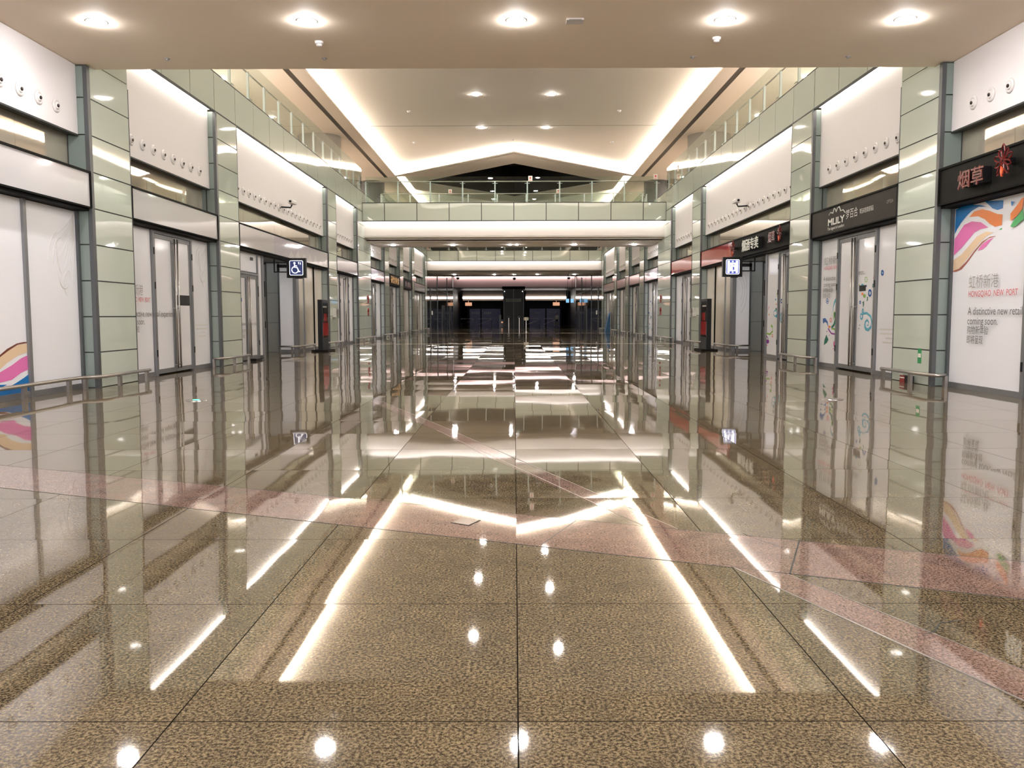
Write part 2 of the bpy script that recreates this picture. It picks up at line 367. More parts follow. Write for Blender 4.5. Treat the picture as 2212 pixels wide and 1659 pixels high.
for s in (-1, 1):
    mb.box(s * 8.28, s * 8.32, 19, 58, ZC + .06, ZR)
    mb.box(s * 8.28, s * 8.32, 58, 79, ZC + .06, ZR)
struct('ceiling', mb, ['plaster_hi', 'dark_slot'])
mb = MB()   # diamond skylight, dark inside
D = [(0, 52.8), (6.5, 60), (0, 67.4), (-6.5, 60)]
for i in range(4):
    a, b_ = D[i], D[(i + 1) % 4]; mb.poly([(a[0], a[1], ZC + .05), (b_[0], b_[1], ZC + .05), (b_[0], b_[1], 13), (a[0], a[1], 13)])
mb.poly([(x, y, 13) for x, y in D]); struct('window_1', mb, 'void')
def cove(path, label, w=.16, inset=.22):
    """light trough: LED line lying on the hidden ledge of the recess, pointing up and inwards"""
    e = empty('cove_light', (path[0][0], path[0][1], ZC + .07), label, 'cove light')
    for a, b_ in zip(path, path[1:]):
        m1 = MB(); A = Vector((a[0], a[1], 0)); B = Vector((b_[0], b_[1], 0)); d = (B - A).normalized(); n = Vector((-d.y, d.x, 0)) * w / 2
        z = ZC + .075
        m1.prism([(A + n) + Vector((0, 0, z)), (B + n) + Vector((0, 0, z)), (B - n) + Vector((0, 0, z)), (A - n) + Vector((0, 0, z))], (0, 0, .09))
        m1.build('light_strip', 'cove', e)
    return e
cove([(-8.08, 19.2), (-8.08, C1A + .3)], 'bright warm cove light along the left edge of the big raised ceiling recess')
cove([(8.08, 19.2), (8.08, C1A + .3)], 'bright warm cove light along the right edge of the big raised ceiling recess')
cove([(-7.9, C1A + .30), (0, C1B + .30), (7.9, C1A + .30)], 'chevron-shaped warm cove light closing the far end of the big ceiling recess')
for s in (-1, 1): cove([(s * 8.08, 58.1), (s * 8.08, 78)], 'warm cove light along the %s side of the far ceiling recess beyond the skylight' % SIDE[s])
cove([(-7.3, 63.3), (0, 72.3), (7.3, 63.3)], 'V-shaped warm cove light behind the dark diamond skylight')
# ------------------------------------------------------------------ bridges across the hall
def bridge(n, y, ys, yb, posts=True):
    m1 = MB()
    k = 0; x = -WX
    xs = [-WX] + [-.02 + 1.745 * i for i in range(-4, 5)] + [WX]
    for a, b_ in zip(xs, xs[1:]): m1.box(a + .02, b_ - .02, y, y + .03, 6.54, 7.46, 0)
    m1.box(-WX, WX, y + .02, y + .12, 6.5, 7.48, 1)
    m1.box(-WX, WX, y - .005, y + .03, 6.49, 6.53, 1); m1.box(-WX, WX, y - .005, y + .03, 7.46, 7.5, 1)
    struct('trim_%d' % n, m1, ['celadon', 'joint'])
    m1 = MB(); m1.box(-WX, WX, y + .42, y + .5, 5.72, 6.9); m1.box(-WX, WX, y + .42, ys, 5.68, 5.74); m1.box(-WX, WX, ys - .02, ys, 5.56, 5.72)
    m1.box(-WX + .12, WX - .12, y + .405, y + .43, 5.69, 5.715)
    m1.box(-WX, WX, ys - .02, yb, 5.54, 5.62); m1.box(-WX, WX, yb - .1, yb, 5.54, 7.4); m1.box(-WX, WX, y + .1, yb, 7.2, 7.42)
    struct('ceiling', m1, 'beam')
    m1 = MB(); m1.box(-WX + .1, WX - .1, y + .14, y + .40, 6.58, 6.62)
    e = empty('cove_light', (0, y + .27, 6.6), 'warm strip light washing the white beam of the %s bridge' % ('middle' if n == 2 else 'far'), 'cove light')
    m1.build('light_strip', 'beamstrip', e)
    m1 = MB(); m1.box(-WX, WX, y + .12, y + .44, 6.64, 6.7); struct('trim_%d' % (n + 10), m1, 'joint')
bridge(2, 46.3, 47.6, 51.8)
bridge(3, 80.0, 81.2, 88.0)
# ------------------------------------------------------------------ glass balustrades
def balustrade(pts_fn, n, z0, zr, zg, label, step=1.745, dirv=(0, 1)):
    """pts_fn(t, off) -> x, y : t along the rail, off away from the void"""
    p0 = pts_fn(0, 0); e = empty('glass_balustrade', (p0[0], p0[1], z0), label, 'balustrade')
    m1 = MB(); a = pts_fn(0, .16); b_ = pts_fn(n * step, .16); m1.tube([(a[0], a[1], zr), (b_[0], b_[1], zr)], .028, 8); m1.build('handrail', 'steel', e, True)
    for i in range(n):
        m1 = MB(); a = pts_fn(i * step + .012, 0); b_ = pts_fn((i + 1) * step - .012, 0)
        off = Vector(pts_fn(0, .014)) - Vector(pts_fn(0, 0))
        m1.prism([(a[0], a[1], z0), (b_[0], b_[1], z0), (b_[0], b_[1], zg), (a[0], a[1], zg)], (off.x, off.y, 0)); m1.build('pane', 'glass', e)
    for i in range(n + 1):
        m1 = MB(); t = i * step
        c = pts_fn(t, .12); m1.box(c[0] - .035, c[0] + .035, c[1] - .035, c[1] + .035, z0, zr)
        for zz in (z0 + .1, zr - .12):
            q0 = pts_fn(t - .14, .03); q1 = pts_fn(t + .14, .03); m1.tube([(q0[0], q0[1], zz), (q1[0], q1[1], zz)], .016, 6)
            q0 = pts_fn(t, .03); q1 = pts_fn(t, .12); m1.tube([(q0[0], q0[1], zz), (q1[0], q1[1], zz)], .014, 6)
        m1.build('post', 'rail_post', e)
    return e
for s in (-1, 1):
    balustrade(lambda t, o, s=s: (s * (WX + .02 + o), 18.45 + t), 16, Z_F1, 9.02, 9.30, 'long glass balustrade of the %s gallery before the middle bridge' % SIDE[s])
    balustrade(lambda t, o, s=s: (s * (WX + .02 + o), 54.2 + t), 14, Z_F1, 9.02, 9.30, 'glass balustrade of the %s gallery beyond the middle bridge' % SIDE[s])
balustrade(lambda t, o: (-7.0 + t - 1.745 + .73, 46.32 + o), 9, 7.5, 8.63, 8.86, 'glass balustrade along the near edge of the middle bridge')
balustrade(lambda t, o: (-8.0 + t, 51.75 - o), 9, 7.42, 8.7, 8.8, 'glass balustrade along the back edge of the middle bridge')
balustrade(lambda t, o: (-7.87 + t, 80.02 + o), 9, 7.5, 8.63, 8.86, 'glass balustrade along the top of the far bridge')
# notices stuck on the glass
def notice(x, y, z, axis, label):
    m1 = MB(); e = empty('warning_notice', (x, y, z), label, 'notice', None)
    if axis == 'y': m1.box(x - .11, x + .11, y - .004, y, z - .14, z + .14); m1.build('sheet', 'paper', e)
    else: m1.box(x - .004, x + .004, y - .11, y + .11, z - .14, z + .14); m1.build('sheet', 'paper', e)
    m2 = MB()
    if axis == 'y':
        m2.lathe((x, y - .007, z + .03), (0, -1, 0), [(.0, 0), (.055, 0), (.055, .001)], 14); m2.box(x - .07, x + .07, y - .008, y - .005, z - .1, z - .07)
    else:
        sx = -1 if x > 0 else 1
        m2.lathe((x + sx * .006, y, z + .03), (sx, 0, 0), [(0, 0), (.055, 0), (.055, .001)], 14); m2.box(x + sx * .004, x + sx * .007, y - .07, y + .07, z - .1, z - .07)
    m2.build('warning_mark', 'textred', e)
notice(.87, 46.30, 8.75, 'y', 'red and white warning notice on the bridge glass right of centre')
notice(-3.85, 51.73, 8.85, 'y', 'small pale notice on the rear bridge glass, left of centre')
notice(2.65, 51.73, 8.85, 'y', 'small pale notice on the rear bridge glass, right of centre')
notice(7.6, 46.30, 8.83, 'y', 'red and white notice at the right end of the middle bridge glass')
notice(-8.215, 37.3, 7.8, 'x', 'red and white notice on the left gallery edge above the third column')
notice(8.21, 43.2, 8.75, 'x', 'pale notice on the right gallery glass near the middle bridge')
notice(-8.215, 25.9, 9.1, 'x', 'faint notice on the left gallery glass near the front')
# ------------------------------------------------------------------ side walls, gallery edges
for s in (-1, 1):
    m1 = MB(); y = 16.7
    while y < 79.9:
        m1.box(s * WX, s * (WX + .03), y + .017, min(y + 1.75, 80) - .017, Z_F0 + .03, Z_F1 - .03, 0); y += 1.75
    m1.box(s * (WX + .02), s * (WX + .04), 16.7, 80, Z_F0 + .02, Z_F1, 1)
    m1.box(s * (WX - .004), s * (WX + .06), 16.7, 80, Z_F0 - .01, Z_F0 + .03, 1); m1.box(s * (WX - .004), s * (WX + .06), 16.7, 80, Z_F1 - .025, Z_F1, 1)
    m1.box(s * (WX + .2), s * 13, 16.7, 96, Z_F1 - .3, Z_F1 - .02, 2)
    struct('trim_%d' % (4 if s < 0 else 5), m1, ['celadon', 'joint', 'plaster'])
    m1 = MB(); m1.box(s * 13.5, s * 13.6, 34, 97, Z_F1 - .3, 13.2, 0); m1.box(s * 13.5, s * 13.6, 16, 34, Z_F1 - .3, Z_F1 + .8, 0)          # gallery parapet, wall above left open to let world fill light in
    m1.box(s * 13.9, s * 14.1, 9, 97, -.2, 8, 1)
    m1.box(s * 8.9, s * 9.0, -14, 28.9, 0, 7, 1); m1.box(s * 8.9, s * 9.0, 33.6, 80, 0, 7, 1)   # dark shop interior behind films
    m1.box(s * 9.0, s * 14, 28.8, 28.9, 0, 3.6, 2)
    m1.box(s * 8.5, s * 14, 28.8, 33.7, 3.48, 3.6, 2)
    m1.box(s * 8.68, s * 8.9, 28.9, 33.6, 3.6, 7, 1)
    m1.box(s * 13.8, s * 13.9, 28.9, 33, 0, 3.6, 2)
    struct('wall_' + SIDE[s], m1, ['plaster_hi', 'dark_matt', 'film_grey'])
    # plain stretch of wall beside the camera
    m1 = MB(); m1.box(s * 8.45, s * 8.6, 6, 11.4, 0, Z_CL, 0); m1.box(s * 8.4, s * 8.6, 6, 11.4, Z_CL, 6.3, 1)
    struct('wall_%s_near' % SIDE[s], m1, ['film', 'white'])
m1 = MB(); m1.box(-13, 13, 96, 96.2, 7.4, 13.2, 0); m1.box(-13, 13, 17, 17.08, 6.9, ZC, 1); struct('wall_far', m1, ['dark_matt', 'plaster_hi'])
# rounded towers on the galleries
for s in (-1, 1):
    for (x, y, r, wh) in ((10.15, 45.0, 1.1, 'above the fourth shop'), (9.9, 60.0, .85, 'beyond the middle bridge')):
        m1 = MB(); m1.lathe((s * x, y, Z_F1 - .02), (0, 0, 1), [(r, 0), (r, ZC - Z_F1 + .04)], 32)
        tag(m1.build('round_column', mat('grey_column', (.42, .40, .36) if y < 50 else (.13, .135, .13), .35), None, True), 'rounded grey column on the %s gallery %s' % (SIDE[s], wh), 'column')
# ------------------------------------------------------------------ columns
def column(s, i, y0, y1):
    top = 6.2 if i == 0 else Z_F0
    dep = .75
    e = empty('glass_clad_column', (s * (WX + dep / 2), (y0 + y1) / 2, 0), 'pale green glass-clad column on the %s, %s from the camera' % (SIDE[s], ORD[i] if i else 'nearest'), 'column')
    if i == 0: e['label'] = 'tall pale green glass-clad column nearest the camera on the %s, under the front ceiling' % SIDE[s]
    m1 = MB(); cuts = [y0 + .10, y1 - .02]
    if i == 3: cuts = [y0 + .10, 46.3, y1 - .02]
    z = 0
    while z < top - .01:
        z1 = min(z + .7, Z_F0)
        zt = z1
        if i == 0 and z1 > 6.2:
            m1.box(s * WX, s * (WX + .03), y0 + .1, 17.0, z + .008, 6.21)
            m1.box(s * WX, s * (WX + .03), 17.0, y1 - .02, z + .008, z1 - .008); z = z1; continue
        for a, b_ in zip(cuts, cuts[1:]): m1.box(s * WX, s * (WX + .03), a + .004, b_ - .004, z + .012, z1 - .012)
        z = z1
    if i == 0: m1.box(s * WX, s * (WX + .03), 17.0, y1 - .02, 6.308, 6.992)
    m1.build('front_panels', 'celadon', e)
    m1 = MB(); z = 0
    while z < Z_F0 - .05:
        z1 = min(z + .7, 6.2 if i == 0 else Z_F0); m1.box(s * (WX + .05), s * (WX + dep), y0 - .012, y0 + .02, z + .012, z1 - .012); z += .7
        if i == 0 and z > 6.2: break
    m1.build('side_panels', 'teal', e)
    m1 = MB()
    for a, b_, t in ([(y0 + .02, 17.0, 6.21), (17.0, y1, Z_F0)] if i == 0 else [(y0 + .02, y1, Z_F0)]): m1.box(s * (WX + .02), s * (WX + dep), a, b_, 0, t)
    m1.build('core', 'joint', e)
    m1 = MB(); m1.box(s * (WX - .012), s * (WX + .07), y0 - .02, y0 + .095, 0, top); m1.build('corner_trim', 'trim', e)
    m1 = MB(); m1.box(s * (WX - .006), s * (WX + .03), y1 - .02, y1 + .006, 0, top); m1.build('corner_trim', 'trim', e)
    m1 = MB(); m1.box(s * (WX + .05), s * (WX + .054), y0 - .018, y1, 0, .05)
    if i == 0:   # frame member halfway along the return
        m1.box(s * (WX + .40), s * (WX + .44), y0 - .02, y0 + .02, 0, 6.2)
    else: m1.box(s * (WX + .28), s * (WX + .31), y0 - .02, y0 + .02, Z_SIGN, Z_CL)
    m1.build('mullion', 'joint', e)
for s in (-1, 1):
    for i, (a, b_) in enumerate(COLS): column(s, i, a, b_)
# ------------------------------------------------------------------ upper white panels with air nozzles, washed by a hidden lamp
noz_mesh = {}
def nozzle(parent, s, y, z):
    if s not in noz_mesh:
        m1 = MB(); ax = (-s, 0, 0)
        m1.lathe((0, 0, 0), ax, [(.0, .002), (.125, .002), (.125, .012), (.10, .03), (.085, .032), (.075, .012)], 24, 0)
        m1.lathe((0, -.01, .0), (-s, -.25, -.12), [(.072, .0), (.066, .035), (.05, .055), (.034, .062), (.032, .03)], 18, 0)
        m1.lathe((-s * .058, -.025, -.008), (-s, -.25, -.12), [(.0, 0), (.032, .002)], 14, 1)
        me = bpy.data.meshes.new('air_nozzle'); me.from_pydata(m1.v, [], m1.f)
        for k in ('noz', 'hole'): me.materials.append(M[k])
        for p, i in zip(me.polygons, m1.m): p.material_index = i; p.use_smooth = True
        noz_mesh[s] = me
    o = bpy.data.objects.new('air_nozzle', noz_mesh[s]); SC.collection.objects.link(o); o.parent = parent
    o.location = Vector((s * (WX + .2), y, z)) - wloc(parent)
def upper_panel(s, i, y0, y1):
    top = 6.21 if i == 0 else Z_F0 + .3
    e = empty('bulkhead_panel', (s * (WX + .3), y0, Z_CL), 'white upper wall panel with a row of round air nozzles over the %s %s shop' % (ORD[i], SIDE[s]), 'wall panel')
    m1 = MB(); m1.box(s * (WX + .2), s * (WX + .3), y0 + .01, y1 - .02, Z_CL, top); m1.build('panel', 'white', e)
    m1 = MB(); m1.box(s * (WX + .19), s * (WX + .3), y0, y1 - .02, Z_CL - .03, Z_CL); m1.build('bottom_trim', 'joint', e)
    n = {0: 9, 1: 9, 2: 21, 7: 13}.get(i, 9); st = .57
    ys = [y1 - .78 - k * .575 for k in range(n)] if i != 2 else [26.03 + k * .572 for k in range(20)]
    for yy in ys:
        if yy > y0 + .1: nozzle(e, s, yy, 5.26)
    if i > 0:
        m1 = MB(); m1.box(s * (WX + .045), s * (WX + .19), y0 + .02, y1 - .04, Z_F0 + .04, Z_F0 + .06); m1.build('light_strip', 'strip', e)
        m1 = MB(); m1.box(s * (WX + .04), s * (WX + .2), y0, y1, Z_F0 + .07, Z_F0 + .1); m1.build('cover', 'white', e)
for s in (-1, 1):
    for i, (a, b_) in enumerate(BAYS): upper_panel(s, i, a, b_)
# mirror-glass clerestory strips
k = 2
for s in (-1, 1):
    for i, (a, b_) in enumerate(BAYS):
        m1 = MB(); y = a; 
        while y < b_ - .05:
            y2 = min(y + 1.75, b_); m1.box(s * (WX + .42), s * (WX + .44), y + .004, y2 - .004, Z_SIGN - .05, Z_CL + .05); y = y2
        m1.box(s * (WX + .30), s * (WX + .5), a, b_, Z_CL, Z_CL + .04, 1); m1.box(s * (WX + .445), s * (WX + .46), a, b_, Z_SIGN - .05, Z_CL + .05, 1)
        struct('window_%d' % k, m1, ['mirror', 'joint']); k += 1
# ------------------------------------------------------------------ shop signs (fascia boards)
def sign(s, i, y0, y1, segs, label, letters=None):
    e = empty('shop_sign', (s * (WX + .2), (y0 + y1) / 2, Z_DOOR), label, 'shop sign')
    for (a, b_, mt) in segs:
        m1 = MB(); m1.box(s * (WX + .015), s * (WX + .06), a + .003, b_ - .003, Z_DOOR + .02, Z_SIGN - .03); m1.build('board', mt, e)
    m1 = MB(); t = .035
    for (a, b_, c, d) in ((y0, y1, Z_SIGN - .04, Z_SIGN), (y0, y1, Z_DOOR - .01, Z_DOOR + .02), (y0, y0 + .04, Z_DOOR, Z_SIGN), (y1 - .04, y1, Z_DOOR, Z_SIGN)):
        m1.box(s * (WX - .012), s * (WX + .07), a, b_, c, d)
    m1.box(s * (WX + .06), s * (WX + .45), y0, y1, Z_DOOR, Z_SIGN - .02)
    m1.build('frame', 'darkframe', e)
    m1 = MB(); m1.box(s * (WX + .05), s * (WX + .42), y0, y1, Z_DOOR - .06, Z_DOOR + .005); m1.build('soffit', 'darkframe', e)
    if letters: letters(e, s)
    return e
def flower(e, s, y, z, r, mt='red_letter'):
    """open red flower emblem standing off the board"""
    m1 = MB(); X = s * (WX - .16)
    for k in range(10):
        a = 2 * math.pi * k / 10 + .3; c = Vector((0, math.cos(a), math.sin(a))); t = Vector((0, -math.sin(a), math.cos(a)))
        L = r if k % 2 == 0 else r * .86; pts = []
        for q in range(9):
            u = q / 8 * math.pi * 2; pts.append(Vector((X, y, z)) + c * (L * .56 - math.cos(u) * L * .44) + t * math.sin(u) * L * .17)
        m1.tube(pts, r * .055, 6)
    m1.build('flower_emblem', mt, e)
    m1 = MB(); c = Vector((X, y - s * .0, z)); pts = [c + Vector((0, .02, -.3 * r)), c + Vector((0, .12 * r, -.6 * r)), c + Vector((0, 0, -.95 * r)), c + Vector((0, -.12 * r, -.6 * r))]
    m1.prism(pts, (-s * .03, 0, 0)); m1.build('petal', 'flame', e)
    m1 = MB(); m1.box(s * (WX + .02), X, y - .05, y + .05, z - .05, z + .05); m1.build('bracket', 'black', e)
def letters3d(e, s, t, y, z, h, width, mt, off=.17, name='letters', backing=True):
    m1 = MB(); wtext(m1, t, s, -off, y, z, h, width, bold=.012, ext=.02); m1.build(name, mt, e)
    if backing:
        dr = 1 if s < 0 else -1; n = len(t)
        m1 = MB(); 
        for k in range(n):
            a = y + dr * width * (k + .12) / n; b_ = y + dr * width * (k + .82) / n
            m1.box(s * (WX + .01), s * (WX - off + .03), a, b_, z + .0 * h, z + h * .78)
        m1.build('letter_case', 'black', e)
def L_R0(e, s):
    letters3d(e, s, '烟草', 15.60, 3.68, .34, .84, 'red_letter')
    flower(e, s, 14.2, 3.92, .27)
    letters3d(e, s, '烟酒专卖', 13.5, 3.66, .42, 1.9, 'white_letter')
def L_R2(e, s):
    flower(e, s, 31.5, 3.84, .30)
    letters3d(e, s, '烟酒专卖', 30.2, 3.66, .42, 2.0, 'white_letter')
    letters3d(e, s, '烟草', 27.1, 3.70, .36, .68, 'red_letter')
    flower(e, s, 26.0, 3.88, .25)
def L_R1(e, s):
    d = .008
    m1 = MB(); wtext(m1, 'MLILY', s, d, 22.45, 3.72, .235, 1.12, bold=.03)
    wtext(m1, 'The legend of comfort', s, d, 22.47, 3.60, .105, 1.12, bold=.004)
    pts = [(0, .0), (.12, .06), (.2, .04), (.28, .02), (.36, .14), (.45, .10), (.5, .03), (.6, .12), (.7, .14), (.8, .02), (.95, .03), (1.1, -.06)]
    m1.tube([(s * (WX + d), 22.4 - a, 3.99 + b_) for a, b_ in pts], .012, 6)
    m1.build('logo', 'white_letter', e)
    m1 = MB(); wtext(m1, '梦百合', s, d, 21.25, 3.78, .25, .72, bold=-.004); wtext(m1, '零压床垫家居用品', s, d, 20.42, 3.80, .13, .78); m1.build('lettering', 'white_letter', e)
    m1 = MB(); wtext(m1, 'OPTILIA', s, d, 18.95, 3.84, .11, .32); m1.build('tenant_mark', 'textthin', e)
def L_L5(e, s):
    m1 = MB(); wtext(m1, '餐饮美食', s, -.03, 56.3, 3.64, .5, 4.2, bold=.02, ext=.02); m1.build('letters', 'yellow', e)
def L_L6(e, s):
    m1 = MB()
    for k, (a, w_) in enumerate(((64.2, .5), (65.2, .35), (66.0, .6), (67.1, .3))): m1.box(s * (WX - .0), s * (WX + .012), a, a + w_, 3.62, 4.0 - .05 * (k % 2))
    m1.build('pictures', mat('dim_picture', (.16, .06, .05), .3), e)
def L_L2(e, s):
    m1 = MB(); random.seed(3)
    for k in range(7):   # printed mountain peaks
        y = 31 + k * .95; h = .22 + .25 * random.random(); m1.prism([(s * (WX + .013), y, 3.53), (s * (WX + .013), y + .5, 3.53 + h), (s * (WX + .013), y + 1.0, 3.53)], (s * .001, 0, 0))
    m1.build('mountain_print', 'sign_lav2', e)
SG = [
 (-1, 0, [(11.4, 16.65, 'sign_white')], 'blank glossy white sign board of the nearest shop on the left', None),
 (-1, 1, [(18.4, 23.72, 'sign_white')], 'blank white sign board over the left shop with tall double door', None),
 (-1, 2, [(25.52, 29.3, 'sign_white'), (29.3, 37.65, 'sign_lav')], 'long sign board, white then lavender with mountain print, above the accessible toilet sign', L_L2),
 (-1, 3, [(39.45, 42.2, 'sign_lav'), (42.2, 44.75, 'sign_lav')], 'lavender two-panel sign board behind the left totem', None),
 (-1, 4, [(48.75, 53.95, 'sign_lav')], 'pale lavender sign board over the first left shop under the bridge', None),
 (-1, 5, [(55.9, 61.1, 'sign_black')], 'black sign board with orange-yellow characters on the left, beyond the bridge', L_L5),
 (-1, 6, [(63.0, 68.4, 'sign_black')], 'black sign board with dim reddish pictures on the left, beyond the yellow lettered one', L_L6),
 (-1, 7, [(70.0, 78.4, 'sign_white')], 'farthest white sign board on the left, before the far bridge', None),
 (1, 0, [(11.4, 16.65, 'sign_black')], 'black sign board with red flower and raised characters nearest on the right', L_R0),
 (1, 1, [(18.4, 20.9, 'sign_brown'), (20.9, 23.72, 'sign_brown')], 'charcoal sign board with white MLILY lettering on the right', L_R1),
 (1, 2, [(25.52, 32.2, 'sign_black'), (32.2, 37.65, 'sign_red')], 'long sign board on the right, black with 烟酒专卖 characters then plain red', L_R2),
 (1, 3, [(39.45, 44.75, 'sign_red')], 'plain glossy red sign board behind the right totem', None),
 (1, 4, [(48.75, 53.95, 'sign_lav')], 'lavender sign board on the right just beyond the plain red one', None),
 (1, 5, [(55.9, 61.1, 'sign_pink')], 'dusty pink sign board on the right, second beyond the plain red one', None),
 (1, 6, [(63.0, 65.7, 'sign_pink'), (65.7, 68.4, 'sign_pink')], 'two-panel dusty pink sign board on the right, third beyond the plain red one', None),
 (1, 7, [(70.0, 73.8, 'sign_pink'), (73.8, 78.4, 'sign_pink')], 'farthest dusty pink sign board on the right, before the far bridge', None)]
for s, i, segs, lab, fn in SG: sign(s, i, BAYS[i][0], BAYS[i][1], segs, lab, fn)
# ------------------------------------------------------------------ shopfronts
DS = .3     # set back from the column faces
def film(e, s, y0, y1, z0=.10, z1=Z_DOOR - .07, mt='film', name='film_panel'):
    m1 = MB(); m1.box(s * (WX + DS), s * (WX + DS + .03), y0 + .01, y1 - .01, z0, z1); return m1.build(name, mt, e)
def post(e, s, y, w_=.06, z0=0, z1=Z_DOOR - .065, mt='frame', name='mullion'):
    m1 = MB(); m1.box(s * (WX + DS - .05), s * (WX + DS + .05), y - w_ / 2, y + w_ / 2, z0, z1); return m1.build(name, mt, e)
def door(e, s, y0, y1, top=Z_DOOR - .14, box=None, mt='film'):
    """double door: two framed leaves with full-height bar handles"""
    ym = (y0 + y1) / 2
    for a in (y0, y1):
        m1 = MB(); m1.box(s * (WX + DS - .06), s * (WX + DS + .05), a - .045, a + .045, 0, top)
        m1.build('door_jamb', 'frame', e)
        m1 = MB()
        for z in (.45, 2.05, top - .5): m1.box(s * (WX + DS - .075), s * (WX + DS - .06), a - .02, a + .02, z, z + .16)
        m1.build('hinge', 'black', e)
    m1 = MB(); m1.box(s * (WX + DS - .06), s * (WX + DS + .05), y0 - .04, y1 + .04, top, top + .07); m1.build('door_head', 'frame', e)
    for a, b_, hy in ((y0 + .05, ym - .01, ym - .085), (ym + .01, y1 - .05, ym + .085)):
        lf = MB(); f = .075; X0, X1 = s * (WX + DS - .035), s * (WX + DS + .02)
        lf.box(X0, X1, a, a + f, .03, top - .01); lf.box(X0, X1, b_ - f, b_, .03, top - .01); lf.box(X0, X1, a + f, b_ - f, .03, .14); lf.box(X0, X1, a + f, b_ - f, top - .11, top - .01)
        L = lf.build('door_leaf', 'frame', e)
        g = MB(); g.box(s * (WX + DS - .012), s * (WX + DS + .01), a + f, b_ - f, .14, top - .11); g.build('glazing', mt, L)
        h = MB(); h.tube([(s * (WX + DS - .12), hy, .12), (s * (WX + DS - .12), hy, top - .06)], .022, 10)
        for z in (.2, 1.6, top - .15): h.tube([(s * (WX + DS - .12), hy, z), (s * (WX + DS - .03), hy, z)], .014, 8)
        h.build('door_handle', 'steel', L, True)
    if box:
        m1 = MB(); m1.box(s * (WX + DS - .02), s * (WX + DS - .015), box[0], box[1], box[2], box[3]); m1.build('black_sticker', 'black', e)
def plinth(e, s, y0, y1):
    m1 = MB(); m1.box(s * (WX + DS - .03), s * (WX + DS + .06), y0 + .015, y1 - .03, 0, .1); m1.build('plinth', 'frame', e)
def front(s, i, desc): return empty('shopfront', (s * (WX + DS), (BAYS[i][0] + BAYS[i][1]) / 2, 0), desc, 'shopfront')
XF = WX + DS
def slogan(e, s, y, wr, wa):
    """the printed announcement, y is where its lines begin"""
    d = DS - .045
    m1 = MB(); wtext(m1, '虹桥新港', s, d, y, 1.90, .27, .96, bold=-.006); m1.build('title_characters', 'textthin', e)
    m1 = MB(); wtext(m1, 'HONGQIAO  NEW  PORT', s, d, y, 1.73, .155, wr); m1.build('red_lettering', 'textred', e)
    for t, z, h, w_ in (('A distinctive new retail experience...', 1.40, .20, wa), ('coming soon.', 1.22, .20, .99), ('购物新体验', 1.055, .165, .70), ('即将呈现', .88, .165, .54)):
        m1 = MB(); wtext(m1, t, s, d, y, z, h, w_); m1.build('text_line', 'text', e)
def smallprint(e, s, y, z):
    m1 = MB(); dr = 1 if s < 0 else -1
    for k, (a, w_) in enumerate(((0, .9), (.05, .8), (.35, .35), (.2, .55))): m1.box(s * (WX + DS - .004), s * (WX + DS - .001), y + dr * a, y + dr * (a + w_), z - k * .1, z - k * .1 + .035)
    m1.build('small_print', 'faint', e)
def scribble(e, s, y, z, k, mt='faint'):
    m1 = MB(); X = s * (WX + DS - .002)
    for (a0, cy, cz, r0, t0, t1) in ((0, .1, .2, .5, 1.2, 3.4), (0, 0, 0, .75, 1.6, 3.0), (0, .25, -.2, .38, 3.2, 5.4), (0, .4, .5, .6, 2.6, 4.2), (0, .5, -.6, .3, 1.0, 4.4)):
        P = [(X, y + k * (cy + r0 * math.cos(t0 + (t1 - t0) * q / 14)), z + k * (cz + 1.5 * r0 * math.sin(t0 + (t1 - t0) * q / 14))) for q in range(15)]
        m1.tube(P, [.002 + .016 * k * math.sin(math.pi * q / 14) for q in range(15)], 6)
    m1.build('faint_print', mt, e)
def brush(e, s, y, z, k):
    """hanging strands of a brush drawing, printed faintly"""
    m1 = MB(); X = s * (WX + DS - .002)
    for q in range(9):
        a = q / 8.; P = [(X, y - k * (.15 + 1.0 * a) * (t / 10.) ** 1.5, z - k * (1.9 - 1.1 * a) * (t / 10.)) for t in range(11)]
        m1.tube(P, [.008 * (1 - .7 * t / 10.) for t in range(11)], 5)
    m1.build('faint_print', 'faint', e)
# left 0
e = front(-1, 0, 'white film shopfront nearest on the left with orange, pink and blue wave print'); s = -1
film(e, s, 11.4, 12.9); film(e, s, 12.96, 14.76); film(e, s, 14.82, 16.6)
for y in (12.93,): post(e, s, y)
post(e, s, 14.79, .09); post(e, s, 16.60, .08, mt='trim'); plinth(e, s, 11.4, 16.65); smallprint(e, s, 12.9, 1.35)
brush(e, s, 16.5, 3.4, .75); scribble(e, s, 15.95, 2.35, .55, 'faint')
wave = MB(); Z2 = ((0, 480), 3.95)
X = -XF + .012
def pl(pts, m, org=(0, 480), sc=3.95, X=-XF, lift=.004): photo_poly(wave, org, sc, pts, X, m, lift)
pl([(-60, 1195), (0, 1130), (60, 1080), (140, 1035), (200, 1022), (236, 1022), (236, 1030), (150, 1045), (70, 1097), (0, 1150), (-60, 1215)], 0)
pl([(-60, 1215), (0, 1150), (70, 1097), (150, 1048), (236, 1033), (238, 1105), (150, 1140), (60, 1200), (0, 1255), (-60, 1300)], 1)
pl([(-60, 1330), (0, 1280), (100, 1220), (180, 1160), (240, 1133), (244, 1255), (180, 1285), (100, 1345), (0, 1370), (-60, 1375)], 2)
pl([(252, 1290), (256, 1438), (120, 1465), (0, 1482), (-60, 1480), (-60, 1450), (30, 1432), (130, 1375), (200, 1330)], 3)
pl([(-60, 1385), (0, 1388), (60, 1385), (20, 1405), (-60, 1420)], 3, lift=.006)
pl([(-60, 1440), (0, 1418), (70, 1400), (20, 1435), (-60, 1458)], 0, lift=.007)
wave.build('wave_print', ['brown', 'peach', 'magenta', 'blue'], e)
